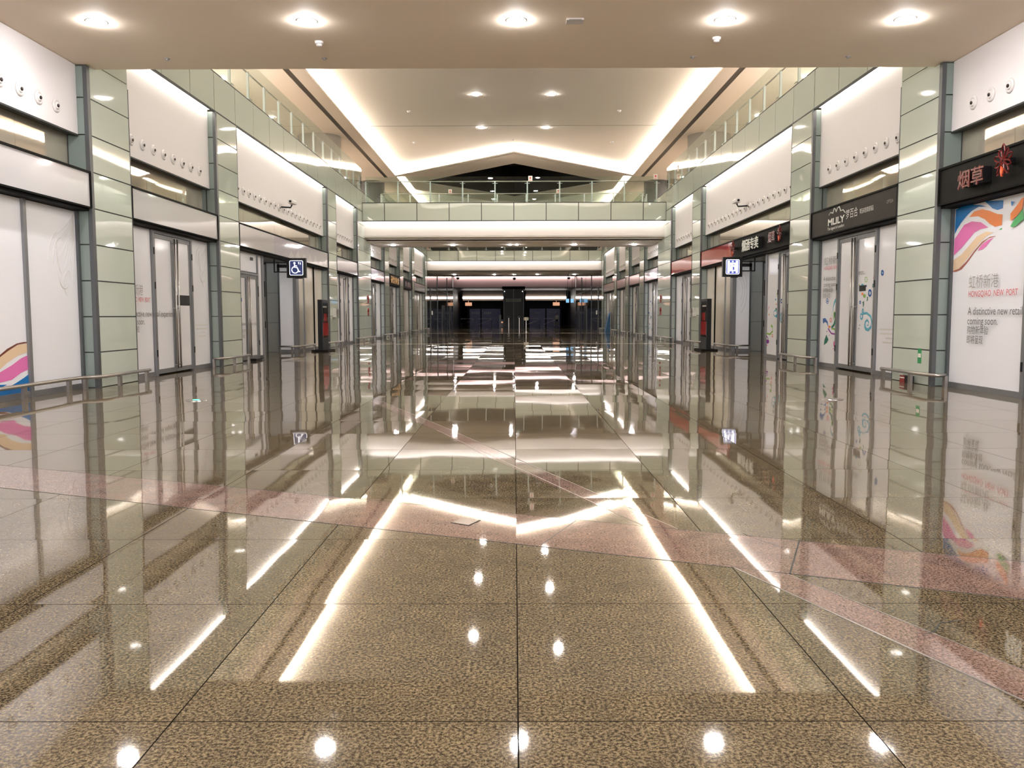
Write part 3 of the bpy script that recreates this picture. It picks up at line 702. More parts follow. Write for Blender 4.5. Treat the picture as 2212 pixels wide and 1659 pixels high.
# right 0
e = front(1, 0, 'white film shopfront nearest on the right with blue, orange and pink wave print'); s = 1
film(e, s, 14.22, 16.6); door(e, s, 11.9, 14.1); film(e, s, 11.4, 11.86); post(e, s, 16.60, .08, mt='trim'); plinth(e, s, 14.1, 16.65)
slogan(e, s, 15.88, 1.55, 2.7)
wave = MB()
def pr(pts, m, lift=.004): photo_poly(wave, (1900, 400), 3.606, pts, XF, m, lift)
pr([(597, 190), (650, 165), (720, 152), (790, 155), (838, 168), (775, 168), (720, 200), (680, 240), (640, 290), (605, 345), (587, 385)], 3)
pr([(820, 125), (968, 118), (962, 180), (920, 193), (880, 180), (850, 150)], 3)
pr([(700, 248), (740, 205), (800, 187), (860, 200), (920, 225), (960, 228), (955, 312), (900, 324), (860, 302), (820, 265), (770, 242), (730, 245)], 4)
pr([(586, 420), (620, 370), (660, 310), (720, 282), (790, 288), (848, 330), (790, 342), (740, 370), (690, 430), (640, 490), (580, 548)], 2)
pr([(578, 582), (640, 540), (700, 470), (760, 400), (830, 362), (890, 366), (830, 400), (780, 450), (720, 525), (670, 590), (620, 650), (575, 668)], 1)
pr([(574, 668), (620, 652), (680, 592), (740, 510), (800, 440), (860, 402), (905, 396), (905, 400), (850, 414), (800, 455), (740, 525), (690, 597), (640, 657), (600, 674), (574, 676)], 0)
pr([(765, 510), (800, 460), (850, 425), (890, 408), (860, 440), (830, 480), (800, 502)], 2)
pr([(928, 347), (955, 332), (956, 345)], 5)
pr([(1030, 222), (1075, 165), (1120, 100), (1135, 95), (1120, 190), (1080, 240), (1030, 278)], 4, .024)
pr([(1028, 322), (1060, 268), (1100, 222), (1130, 180), (1135, 262), (1080, 310), (1050, 328)], 5, .024)
pr([(1035, 125), (1062, 128), (1040, 165)], 3, .024)
wave.build('wave_print', ['rust', 'peach', 'magenta', 'blue', 'orange', 'green'], e)
m1 = MB(); m1.box(XF - .02, XF - .016, 13.30, 13.72, 1.46, 2.1); m1.build('notice_sheet', 'paper', e)
m1 = MB(); m1.box(XF - .025, XF - .020, 13.30, 13.72, 1.98, 2.1); m1.build('notice_header', 'blue', e)
# left 1
e = front(-1, 1, 'white film shopfront with double door and printed announcement, second on the left'); s = -1
film(e, s, 18.42, 19.95); door(e, s, 20.0, 22.33, box=(21.35, 22.2, 1.68, 1.94)); film(e, s, 22.38, 23.68); post(e, s, 23.665, .06, mt='trim')
plinth(e, s, 18.4, 20.0); plinth(e, s, 22.35, 23.7); slogan(e, s, 18.42, 1.33, 2.9); smallprint(e, s, 22.6, 1.15); brush(e, s, 23.6, 3.4, .7); scribble(e, s, 23.1, 2.7, .5); scribble(e, s, 21.9, 2.55, .45, 'faintpink')
# right 1
e = front(1, 1, 'white film shopfront with double door and colourful swirl print, below the charcoal sign'); s = 1
film(e, s, 22.38, 23.68); door(e, s, 20.0, 22.33, box=(20.60, 20.98, 1.98, 2.12)); film(e, s, 18.42, 19.95); post(e, s, 23.665, .06, mt='trim')
plinth(e, s, 18.4, 20.0); plinth(e, s, 22.35, 23.7); smallprint(e, s, 19.8, 1.05)
d = DS - .045
m1 = MB(); wtext(m1, '虹桥新', s, d, 23.32, 2.76, .24, .9, bold=-.003); m1.build('title_characters', 'textthin', e)
m1 = MB(); wtext(m1, 'HONGQIAO  NEW', s, d, 23.32, 2.62, .13, .93); m1.build('red_lettering', 'textred', e)
for t, y_, z_, h_, w_ in (('A distinctive', 23.34, 2.32, .18, .86), ('coming soon', 23.34, 2.16, .18, .90), ('购物新体验', 23.34, 2.01, .15, .68), ('即将呈现', 23.34, 1.86, .15, .5), ('ience...', 21.0, 2.38, .18, .42)):
    m1 = MB(); wtext(m1, t, s, d if y_ > 22 else DS - .05, y_, z_, h_, w_); m1.build('text_line', 'text', e)
def swirls(e, s, spec, org, sc, X, lift=.006, name='swirl_print'):
    m1 = MB(); names = []
    def mi(n):
        if n not in names: names.append(n)
        return names.index(n)
    for it in spec:
        kind, col, a = it[0], it[1], it[2:]
        XX = X - (lift if X > 0 else -lift)
        P = lambda x, y: at_wall(org[0] + x / sc, org[1] + y / sc, XX)
        if kind == 'ring':
            x, y, rx, ry, t = a
            pts = [P(x + rx * math.cos(q * math.pi / 8), y + ry * math.sin(q * math.pi / 8)) for q in range(17)]; m1.tube(pts, t * 1.3, 5, mi(col), False)
        elif kind == 'dot':
            x, y, rx, ry = a; photo_poly(m1, org, sc, [(x + rx * math.cos(q * math.pi / 6), y + ry * math.sin(q * math.pi / 6)) for q in range(12)], X, mi(col), lift)
        elif kind == 'blob': photo_poly(m1, org, sc, a[0], X, mi(col), lift)
        elif kind == 'curve':
            pts, r0, r1 = a; P3 = [P(*p) for p in pts]; n = len(P3)
            m1.tube(P3, [1.3 * (r0 + (r1 - r0) * q / (n - 1)) for q in range(n)], 5, mi(col))
    o = m1.build(name, names, e)
    # flatten to a print
    for v in o.data.vertices: v.co.x = (X - (lift if X > 0 else -lift)) - wloc(e).x - (v.co.x - ((X - (lift if X > 0 else -lift)) - wloc(e).x)) * -.05
spec1 = [('dot', 'navy', 266, 990, 5, 8), ('curve', 'cyan', [(312, 1085), (316, 1040), (326, 1000), (342, 972), (355, 965)], .004, .05),
 ('curve', 'dgreen', [(300, 1215), (320, 1195), (332, 1160), (332, 1110), (330, 1085)], .02, .07), ('curve', 'navy', [(272, 1205), (264, 1170), (246, 1150), (228, 1160)], .01, .06),
 ('ring', 'salmon', 294, 1152, 8, 16, .012), ('dot', 'salmon', 294, 1153, 3, 6), ('dot', 'orange', 285, 1208, 9, 10),
 ('curve', 'purple', [(272, 1222), (285, 1245), (300, 1265), (325, 1270), (348, 1272)], .02, .012), ('curve', 'lime', [(300, 1228), (322, 1225), (338, 1240), (346, 1258)], .008, .04),
 ('curve', 'lime', [(318, 1150), (322, 1110), (328, 1082)], .01, .05),
 ('blob', 'dgreen', [(258, 1275), (276, 1318), (262, 1345), (236, 1366), (242, 1320)]), ('dot', 'magenta', 332, 1355, 15, 30), ('dot', 'purple', 336, 1352, 8, 17), ('dot', 'magenta', 330, 1410, 3, 10), ('dot', 'magenta', 318, 1395, 3, 7),
 ('dot', 'purple', 284, 1280, 3, 4), ('dot', 'purple', 262, 1248, 3, 6)]
for q in range(7):
    a = q * 2 * math.pi / 7; spec1.append(('dot', 'navy', 266 + 10 * math.cos(a), 990 + 20 * math.sin(a), 3, 5.5))
swirls(e, s, spec1, (1720, 400), 3.95, XF, .004)
spec1b = [('curve', 'cyan', [(566, 1098), (600, 1090), (635, 1120), (645, 1165), (636, 1210), (612, 1235), (592, 1225), (584, 1200)], .02, .035), ('curve', 'cyan', [(584, 1200), (590, 1165), (606, 1150), (618, 1170), (614, 1195), (602, 1196)], .03, .008),
 ('ring', 'cyan', 556, 1120, 9, 22, .018), ('ring', 'cyan', 567, 1072, 6, 14, .016), ('curve', 'dgreen', [(570, 1040), (574, 1015), (572, 995)], .006, .05), ('ring', 'navy', 628, 920, 12, 24, .02), ('dot', 'cyan', 628, 920, 4, 9),
 ('dot', 'lime', 588, 945, 11, 16), ('curve', 'dgreen', [(600, 990), (608, 975), (608, 955)], .006, .025), ('dot', 'orange', 570, 928, 9, 12), ('dot', 'cyan', 571, 858, 13, 18), ('dot', 'navy', 604, 860, 4, 9), ('ring', 'navy', 545, 1000, 5, 10, .012),
 ('ring', 'dgreen', 658, 858, 6, 13, .014), ('ring', 'salmon', 664, 790, 5, 11, .012), ('dot', 'dgreen', 540, 1225, 3, 6), ('dot', 'dgreen', 548, 1195, 3, 5), ('dot', 'lime', 543, 853, 3, 6)]
for q in range(8):
    a = q * 2 * math.pi / 8; spec1b.append(('dot', 'lime', 602 + 11 * math.cos(a), 805 + 21 * math.sin(a), 3.2, 5))
swirls(e, s, spec1b, (1720, 400), 3.95, XF, .018)
swirls(e, s, [('ring', 'navy', 735, 748, 9, 17, .02), ('dot', 'cyan', 735, 748, 4, 7), ('dot', 'faint', 768, 715, 2, 4), ('dot', 'faint', 718, 788, 2, 4)], (1720, 400), 3.95, XF, .004)
# left 2 : door with transom, corridor, angled white hoarding
e = front(-1, 2, 'white film double door with transom beside the grey corridor on the left'); s = -1
door(e, s, 25.75, 28.05, top=2.72); film(e, s, 25.6, 28.1, 2.82, Z_DOOR - .07); post(e, s, 28.12, .08); film(e, s, 28.2, 28.6); post(e, s, 28.68, .14, mt='frame'); post(e, s, 25.58, .06)
m1 = MB(); m1.box(s * (XF - .01), s * (XF - .004), 27.45, 27.75, 3.2, 3.3); m1.build('black_sticker', 'black', e)
m1 = MB(); m1.box(s * (XF - .03), s * (XF - .022), 26.0, 26.4, 1.3, 1.85); m1.build('notice_sheet', 'paper', e)
m1 = MB(); m1.box(s * (XF - .035), s * (XF - .030), 26.0, 26.42, 1.85, 1.97); m1.build('notice_header', 'blue', e)
m1 = MB(); wtext(m1, 'A distinctive new retail', s, DS - .05, 26.0, 1.12, .16, 1.9); wtext(m1, 'coming soon.', s, DS - .05, 26.0, .92, .16, .8); wtext(m1, '购物新体验', s, DS - .05, 26.0, .72, .14, .6); m1.build('lettering', 'textthin', e)
e = front(1, 2, 'white film door with green and blue swirl print beside the grey corridor on the right'); s = 1
film(e, s, 27.35, 28.6); door(e, s, 25.75, 27.3); post(e, s, 28.68, .14, mt='frame'); plinth(e, s, 27.3, 28.7); post(e, s, 25.58, .06)
Q = (1400, 440); QS = 4.61
swirls(e, s, [('curve', 'dgreen', [(1168, 1290), (1176, 1240), (1172, 1195)], .02, .06), ('curve', 'cyan', [(1166, 1140), (1178, 1115), (1184, 1095)], .02, .07), ('curve', 'lime', [(1180, 1292), (1215, 1300), (1240, 1270), (1238, 1225), (1224, 1212)], .02, .035),
 ('curve', 'purple', [(1162, 1318), (1185, 1322), (1196, 1345)], .012, .02), ('dot', 'purple', 1192, 1372, 14, 22), ('dot', 'magenta', 1186, 1408, 4, 8), ('ring', 'salmon', 1237, 1315, 6, 12, .014), ('dot', 'cyan', 1272, 955, 6, 11), ('dot', 'orange', 1278, 1002, 5, 7),
 ('dot', 'dgreen', 1276, 1050, 6, 14), ('ring', 'cyan', 1266, 1092, 16, 28, .014), ('dot', 'cyan', 1278, 1120, 9, 16), ('dot', 'faint', 1262, 1190, 14, 30), ('curve', 'salmon', [(1190, 1068), (1198, 1045), (1206, 1024)], .005, .02), ('ring', 'lime', 1288, 908, 6, 18, .012), ('dot', 'salmon', 1205, 1105, 5, 9)], Q, QS, XF, .004)
swirls(e, s, [('ring', 'navy', 1328, 970, 6, 16, .02), ('ring', 'cyan', 1332, 1138, 16, 48, .018), ('ring', 'cyan', 1333, 1138, 8, 24, .014), ('dot', 'navy', 1352, 852, 10, 7)], Q, QS, XF, .018)
m1 = MB(); m1.box(XF - .03, XF - .022, 26.2, 26.5, 1.75, 2.1); m1.build('notice_sheet', 'paper', e)
for s in (-1, 1):
    cream = 'film_cream' if s < 0 else 'film_cream'
    e = empty('hoarding', (s * 8.9, 35, 0), 'white hoarding turning the corner of the grey corridor on the %s, beside the black totem' % SIDE[s], 'hoarding')
    m1 = MB(); m1.box(s * 8.56, s * 9.12, 33.0, 33.04, .1, 3.43); m1.build('end_panel', 'film', e)
    m1 = MB(); m1.box(s * (8.44), s * 8.58, 32.97, 33.35, 0, 3.43); m1.build('corner_post', 'frame', e)
    m1 = MB(); m1.box(s * 8.5, s * 9.12, 32.99, 33.06, 0, .1); m1.box(s * 8.46, s * 8.56, 33.3, 37.6, 0, .1); m1.build('plinth', 'frame', e)
    m1 = MB(); m1.box(s * 9.1, s * 9.16, 32.97, 33.05, 0, 3.43); m1.build('edge_post', 'trim', e)
    for a, b_ in ((33.38, 34.25), (34.3, 35.95), (36.0, 37.6)): film(e, s, a, b_, .1, 3.43, cream)
    post(e, s, 34.27, .05, mt='frame'); post(e, s, 35.97, .05, mt='darkframe')
    if s > 0:
        m1 = MB()
        for (r0, t0, t1) in ((.55, -1.2, 1.0), (.42, -1.0, 1.2), (.3, -.8, 1.4)):
            m1.tube([(8.62 + r0 * math.cos(t0 + (t1 - t0) * q / 12) * .7, 32.995, 2.35 + 1.7 * r0 * math.sin(t0 + (t1 - t0) * q / 12)) for q in range(13)], .008, 5)
        m1.build('faint_print', 'faint', e)
    m1 = MB(); z = .0
    m1.box(s * 9.16, s * 13.9, 33.1, 33.2, 0, 3.5, 1)
    for a, b_ in ((9.17, 9.62), (9.95, 11.0), (11.0, 12.1), (12.1, 13.2)):
        for z in (0, 1.15, 2.3): m1.box(s * (a + .006), s * (b_ - .006), 33.05, 33.1, z + .006, min(z + 1.144, 3.48), 0)
    struct('wall_%s_corridor' % SIDE[s], m1, ['film_grey', 'joint'])
    e = empty('hydrant_cabinet', (s * 9.78, 33.1, 0), 'narrow dark cabinet set in the grey corridor wall on the %s' % SIDE[s], 'cabinet')
    m1 = MB(); m1.box(s * 9.64, s * 9.93, 33.0, 33.045, 0, 3.4); m1.build('cabinet_body', mat('grey_cabinet', (.2, .2, .2), .4), e)
    m1 = MB(); m1.box(s * 9.66, s * 9.91, 32.97, 33.0, 2.15, 2.75); m1.build('display', 'black', e)
    m1 = MB(); m1.box(s * 9.66, s * 9.91, 32.97, 33.0, .95, 1.2); m1.build('call_plate', 'black', e)
# bays 3 to 7
def simple_front(s, i, desc, lay, tint='film', stick=None):
    e = front(s, i, desc); y0, y1 = BAYS[i]
    for it in lay:
        if it[0] == 'film': film(e, s, it[1], it[2], mt=it[3] if len(it) > 3 else tint)
        elif it[0] == 'door': door(e, s, it[1], it[2], mt=it[3] if len(it) > 3 else tint)
        elif it[0] == 'post': post(e, s, it[1], it[2], mt='frame')
    plinth(e, s, y0, y1); post(e, s, y1 - .05, .05, mt='trim')
    if stick:
        m1 = MB(); m1.box(s * (XF - .03), s * (XF - .02), *stick[0]); m1.build('notice_sheet', stick[1], e)
    return e
simple_front(-1, 3, 'white film shopfront with centred door, first beyond the left totem', [('film', 39.5, 41.2), ('door', 41.3, 43.4), ('film', 43.5, 44.7)], stick=((40.3, 40.7, 1.75, 1.85), 'blue'))
simple_front(1, 3, 'white film shopfront under the plain red sign', [('film', 43.0, 44.7), ('door', 40.9, 42.9), ('film', 39.5, 40.8)])
e = simple_front(-1, 4, 'grey glazed shopfront under the left end of the middle bridge', [('film', 48.8, 49.4, 'teal'), ('door', 49.5, 51.8, 'film_grey'), ('film', 51.9, 53.9)])
e = simple_front(1, 4, 'white shopfront with scattered print under the right end of the middle bridge', [('film', 52.2, 53.9), ('door', 50.0, 52.1), ('film', 48.8, 49.9)])
m1 = MB(); random.seed(11)
for q in range(26):
    y = random.choice((random.uniform(52.5, 53.7), random.uniform(49.0, 49.8))); z = random.uniform(.4, 2.3); m1.box(XF - .02, XF - .006, y, y + random.uniform(.05, .25), z, z + random.uniform(.03, .12), random.randrange(3))
m1.build('swirl_print', ['text', 'navy', 'cyan'], e)
simple_front(-1, 5, 'grey shopfront door below the black sign with yellow characters', [('film', 56.0, 57.0, 'film_grey'), ('door', 57.1, 59.2, 'film_grey'), ('film', 59.3, 61.0)])
simple_front(1, 5, 'pale shopfront below the first dusty pink sign on the right', [('film', 59.4, 61.0, 'film_cream'), ('door', 57.3, 59.3, 'film_grey'), ('film', 56.0, 57.2, 'film_cream')])
simple_front(-1, 6, 'cream panelled shopfront below the dim picture sign on the left', [('film', 63.1, 65.0, 'film_cream'), ('post', 65.05, .1), ('film', 65.1, 68.3, 'film_cream')])
simple_front(1, 6, 'cream panelled shopfront with printed lettering, seventh on the right', [('film', 63.1, 66.0, 'film_cream'), ('post', 66.05, .1), ('film', 66.1, 68.3, 'film_cream')])
simple_front(-1, 7, 'farthest cream panelled shopfront on the left', [('film', 70.1, 71.8, 'film_cream'), ('door', 72, 74.2, 'film_cream'), ('film', 74.3, 76.2, 'film_cream'), ('post', 76.25, .1), ('film', 76.3, 78.3, 'film_cream')])
simple_front(1, 7, 'farthest cream panelled shopfront on the right', [('film', 70.1, 71.8, 'film_cream'), ('door', 72, 74.2, 'film_cream'), ('film', 74.3, 76.2, 'film_cream'), ('post', 76.25, .1), ('film', 76.3, 78.3, 'film_cream')])
# ------------------------------------------------------------------ steel guard rails at the column feet
def rail(path, posts, label, z=.235):
    x, y = path[0]; e = empty('guard_rail', (x, y, 0), label, 'guard rail', 'low steel guard rails around the column feet' if False else None)
    m1 = MB(); m1.tube([(a, b_, z) for a, b_ in path], .034, 10); m1.build('rail', 'steel', e, True)
    for (a, b_) in posts:
        m1 = MB(); m1.box(a - .028, a + .028, b_ - .05, b_ + .05, 0, z - .01); m1.build('post', mat('post_steel', (.28, .26, .25), .35, .8) if 'post_steel' not in bpy.data.materials else bpy.data.materials['post_steel'], e)
for s in (-1, 1):
    for i, (y0, y1) in enumerate(COLS):
        f = s * (WX - .18); g = s * (WX + .12)
        p = [(g, y0 - .32), (s * (WX - .06), y0 - .34), (f, y0 - .12), (f, y0 + .15), (f, y1 + .12)]
        if i == 0 and s < 0: p = [(-8.32, 11.6), (-8.32, 15.9)] + [(-8.28, y0 - .45), (-8.15, y0 - .36), (f, y0 - .12), (f, y0 + .15), (f, y1 + .18)]
        ps = [(f, y1 + .02), (f, y0 + .5), (g, y0 - .30)]
        if i == 0 and s < 0: ps += [(-8.32, 15.75), (-8.32, 14.3), (-8.32, 12.4)]
        rail(p, ps, 'low brushed steel rail around the foot of the %s column on the %s' % (ORD[i], SIDE[s]))
    p = [(s * 9.1, 32.75), (s * 8.45, 32.75), (s * 8.3, 32.95), (s * 8.3, 35.2)]
    rail(p, [(s * 9.08, 32.75), (s * 8.6, 32.75), (s * 8.3, 33.4), (s * 8.3, 35.1)], 'low steel rail around the corner of the %s hoarding' % SIDE[s])
# ------------------------------------------------------------------ hanging lit signs
def hanging(s, label, acc):
    x0, x1 = (7.45, 8.14); y = 30.5
    e = empty('hanging_sign', (s * 7.8, y, 2.77), label, 'sign')
    m1 = MB(); m1.box(s * x0, s * x1, y, y + .16, 2.77, 3.47); o = m1.build('case', 'black', e)
    m1 = MB()
    m1.box(s * 8.12, s * 8.62, y + .06, y + .10, 2.96, 3.0); m1.box(s * 8.58, s * 8.62, y + .06, y + .10, 2.96, 3.43)
    m1.box(s * 8.12, s * 8.5, y + .05, y + .11, 3.13, 3.25); m1.box(s * 8.42, s * 8.5, y + .05, y + .11, 2.96, 3.25)
    m1.build('bracket', 'black', e)
    cx = s * 7.795; yf = y - .004; cz = 3.12; h = .235
    fr = MB(); pts = []
    for (a, b_, c) in ((1, 1, 0), (-1, 1, 90), (-1, -1, 180), (1, -1, 270)):
        for q in range(4):
            t = R(c + q * 30); pts.append((cx + a * (h - .04) + .04 * math.cos(t), yf, cz + b_ * (h + .02 - .04) + .04 * math.sin(t)))
    fr.tube(pts + [pts[0]], .010, 6); fr.build('picture_border', 'lit_white', e)
    m1 = MB(); m1.box(cx - h, cx + h, yf, yf + .004, cz - h - .02, cz + h + .02); m1.build('picture_ground', 'lit_blue' if acc else 'lit_blue2', e)
    P = MB(); yq = yf - .006
    if acc:
        P.lathe((cx - .06, yq, cz + .17), (0, -1, 0), [(0, 0), (.036, 0), (.036, .004)], 16)
        P.tube([(cx - .06, yq, cz + .13), (cx - .05, yq, cz + .02), (cx + .03, yq, cz + .02), (cx + .10, yq, cz - .14), (cx + .14, yq, cz - .12)], .018, 8)
        P.tube([(cx - .05, yq, cz + .08), (cx + .03, yq, cz + .07)], .014, 8)
        P.tube([(cx - .045 + .115 * math.cos(t), yq, cz - .07 + .115 * math.sin(t)) for t in [R(105 + q * 15) for q in range(17)]], .015, 8)
        for q, sg in ((.09, 1), (.15, -1)):
            P.tube([(cx + q, yq, cz + .13), (cx + q, yq, cz + .20)], .009, 6); zt = cz + (.215 if sg > 0 else .115)
            P.prism([(cx + q, yq, zt), (cx + q - .026, yq, zt - sg * .035), (cx + q + .026, yq, zt - sg * .035)], (0, .003, 0))
    else:
        P.box(cx - .19, cx - .11, yq, yq + .003, cz - .22, cz + .22); P.box(cx + .11, cx + .19, yq, yq + .003, cz - .22, cz + .22); P.box(cx - .11, cx + .11, yq, yq + .003, cz - .15, cz + .15)
        for zz in (.19, -.19): P.prism([(cx - .04, yq, cz + zz), (cx, yq, cz + zz - .028), (cx + .04, yq, cz + zz), (cx, yq, cz + zz + .028)], (0, .003, 0))
    P.build('pictogram', 'lit_white', e)
    if not acc:
        P = MB(); yq -= .003; P.box(cx - .085, cx - .07, yq, yq + .002, cz - .12, cz + .1); P.box(cx + .0, cx + .06, yq, yq + .002, cz - .11, cz + .0)
        P.prism([(cx + .0, yq, cz + .1), (cx + .07, yq, cz + .1), (cx + .03, yq, cz + .05)], (0, .002, 0)); P.box(cx - .01, cx + .04, yq, yq + .002, cz + .01, cz + .03); P.build('pictogram_detail', 'lit_blue2', e)
    m1 = MB(); m1.box(cx - .05, cx + .2, y + .03, y + .1, 2.74, 2.77); m1.build('cable_box', 'black', e)
hanging(-1, 'lit hanging sign with white wheelchair symbol on the left', True)
hanging(1, 'lit hanging sign with white lift symbol on blue on the right', False)
# ------------------------------------------------------------------ totems
for s in (-1, 1):
    y0, y1 = 33.5, 34.55
    e = empty('advertising_totem', (s * 7.66, 34, 0), 'tall black advertising totem with red poster standing by the %s hoarding' % SIDE[s], 'totem')
    m1 = MB(); m1.box(s * 7.58, s * 7.76, y0, y1, .06, 2.05); m1.build('body', 'black', e)
    m1 = MB(); m1.box(s * 7.35, s * 8.0, y0 - .15, y1 + .15, 0, .06); m1.build('base', 'darkframe', e)
    m1 = MB(); m1.box(s * 7.57, s * 7.58, y0 + .04, y1 - .04, .55, 1.95, 0); m1.box(s * 7.565, s * 7.57, y0 + .06, y1 - .06, .62, 1.15, 1); m1.box(s * 7.565, s * 7.57, y0 + .25, y1 - .3, 1.2, 1.5, 1)
    m1.box(s * 7.565, s * 7.57, y0 + .1, y1 - .3, 1.74, 1.80, 2); m1.build('poster', ['poster_dark', 'poster_red', 'textthin'], e)
# ------------------------------------------------------------------ downlights
def downlight(x, y, z, r, label, lampmat='lamp', group=None):
    e = empty('downlight', (x, y, z), label, 'ceiling light', group)
    m1 = MB(); m1.lathe((x, y, z), (0, 0, -1), [(r * 1.16, .0), (r * 1.16, .006), (r * 1.0, .008), (r * .98, .004)], 20); 
    m1.f.pop(); m1.m.pop(); m1.build('ring', 'lamp_ring', e, True)
    m1 = MB(); m1.lathe((x, y, z - .004), (0, 0, -1), [(0, 0), (r, 0), (r * .96, .012), (r * .8, .03), (r * .5, .04), (r * .2, .044)], 20); m1.build('lamp', lampmat, e, True)
pos1 = ['far left', 'second from left', 'middle', 'second from right', 'far right']
for x, n in zip((-6.84, -3.39, .04, 3.46, 6.40), pos1): downlight(x, 14.3, 6.22, .15, 'bright round downlight in the near ceiling, %s of the five in the row' % n)
for y in (9.0, 3.0, -4.0, -10):  # unseen rows, added to light the foreground
    for x in (-6.84, -3.39, .04, 3.46, 6.40): downlight(x, y, 6.22, .13, 'unseen round downlight added in the near ceiling to light the foreground', group='added downlights around the camera')
for y, n in ((31.8, 'hidden row'), (38.2, 'nearer visible pair'), (44.8, 'farther visible pair'), (25.5, 'first row')):
    for x, sd in ((-1.68, 'left'), (1.66, 'right')): downlight(x, y, ZR, .17, 'round downlight high in the raised ceiling, %s one of the %s' % (sd, n), 'lamp_hi')
for x, n in zip((-7.08, -3.58, -.25, .15, 3.5, 7.0), ('far left', 'left', 'left of the centre pair', 'right of the centre pair', 'right', 'far right')):
    downlight(x, 50.0, 5.54, .15 if abs(x) > 1 else .09, 'round downlight under the middle bridge, %s' % n)
for x in (-6, -2, 0, 2.3, 6): downlight(x, 85.5, 5.54, .14, 'small downlight under the far bridge, %s' % {-6: 'far left', -2: 'left of centre', 0: 'centre', 2.3: 'right of centre', 6: 'far right'}[x])
for y in (66.0, 73.0):
    for x in (-1.7, 1.7):
        zz = ZR if y > 70 else 12.98
        downlight(x if y > 70 else x * .4, y if y > 70 else 61, zz, .16, 'round light beyond the middle bridge, %s of the %s pair' % ('left' if x < 0 else 'right', 'skylight' if y < 70 else 'far ceiling'), 'lamp_hi' if y > 70 else 'lamp_dim')
for s in (-1, 1):
    downlight(s * 9.9, 31.2, 3.48, .12, 'downlight added in the ceiling to brighten the %s grey corridor' % SIDE[s], 'lamp_fill')  # fill lamp added to brighten the corridor
    for y in (21, 27.5, 34, 40.5, 51.5, 58, 66, 74): downlight(s * 11.4, y, ZC, .14, 'round downlight in the soffit of the %s gallery' % SIDE[s], 'lamp_hi', 'gallery downlights on the %s' % SIDE[s])
# ------------------------------------------------------------------ small ceiling fittings
def detector(x, y, z, label, r=.075):
    e = empty('smoke_detector', (x, y, z), label, 'detector'); m1 = MB(); m1.lathe((x, y, z), (0, 0, -1), [(r, 0), (r, .03), (r * .75, .035), (r * .7, .07), (r * .3, .08)], 18); m1.build('cover', 'noz', e, True)
    m1 = MB(); m1.lathe((x, y, z - .035), (0, 0, -1), [(r * .78, 0), (r * .78, .012)], 18); m1.build('slot', 'textthin', e)
detector(-3.43, 15.35, 6.22, 'round white detector on the near ceiling beside the second downlight from left')
detector(3.53, 15.2, 6.22, 'round white detector on the near ceiling beside the second downlight from right')
for x, y, n in ((-4.95, 33.4, 'left front'), (4.9, 33.4, 'right front'), (-5.0, 41.2, 'left middle'), (5.0, 41.2, 'right middle'), (-5.6, 48.5, 'left rear'), (5.5, 48.5, 'right rear'), (-.05, 47.8, 'rear centre')): detector(x, y, ZR, 'small white detector on the raised ceiling, %s' % n, .1)
def spk(x, y, label):
    e = empty('sprinkler', (x, y, 6.22), label, 'sprinkler'); m1 = MB(); m1.lathe((x, y, 6.22), (0, 0, -1), [(.055, 0), (.055, .006), (.02, .012), (.02, .03), (.03, .034)], 14); m1.build('head', 'textthin', e, True)
for x, n in ((-6.5, 'far left'), (-3.55, 'left of centre'), (3.35, 'right of centre'), (6.25, 'far right')): spk(x, 16.3, 'tiny dark sprinkler head at the front ceiling edge, %s' % n)
e = empty('ceiling_speaker', (1.0, 14.28, 6.22), 'small square detector plate on the near ceiling right of the middle downlight', 'detector'); m1 = MB(); m1.box(.86, 1.14, 14.2, 14.42, 6.19, 6.22); m1.build('housing', 'noz', e); m1 = MB(); m1.box(.9, 1.1, 14.19, 14.2, 6.185, 6.2); m1.build('slot', 'textthin', e)
# ------------------------------------------------------------------ cctv cameras
def cctv(x, y, z, s, label):
    e = empty('security_camera', (x, y, z), label, 'security camera')
    m1 = MB(); m1.tube([(s * (WX + .19), y, z - .1), (s * (WX - .15), y, z - .12), (s * (WX - .2), y, z - .02)], .03, 8); m1.build('arm', 'black', e)
    m1 = MB(); c = s * (WX - .22)
    m1.prism([(c - .09, y - .3, z), (c + .09, y - .3, z), (c + .09, y - .3, z + .1), (c + .05, y - .3, z + .14), (c - .05, y - .3, z + .14), (c - .09, y - .3, z + .1)], (0, .55, 0)); m1.build('housing', 'noz', e)
    m1 = MB(); m1.lathe((c, y - .3, z + .06), (0, -1, 0), [(0, 0), (.045, 0), (.045, .02)], 14); m1.build('lens', 'black', e)
cctv(-8.3, 30.9, 5.42, -1, 'white security camera on a black arm on the left upper panel')
cctv(8.3, 30.9, 5.42, 1, 'white security camera on a black arm on the right upper panel')
def hangcam(x, y, z0, z1, label):
    e = empty('security_camera', (x, y, z0), label, 'security camera'); m1 = MB(); m1.tube([(x, y, z0), (x, y, z1 + .1)], .03, 8); m1.tube([(x - .0, y, z0), (x + .3, y, z0)], .02, 6); m1.build('arm', 'black', e)
    m1 = MB(); m1.lathe((x, y, z1 + .15), (0, 0, -1), [(.12, 0), (.16, .06), (.15, .14), (.08, .22)], 14); m1.build('dome', 'black', e, True)
hangcam(0, 84.5, 5.54, 5.0, 'black dome camera hanging at the centre of the far bridge')
hangcam(-5.6, 84.5, 5.54, 5.05, 'black camera hanging on the left under the far bridge')
hangcam(5.4, 84.5, 5.54, 5.05, 'black camera hanging on the right under the far bridge')
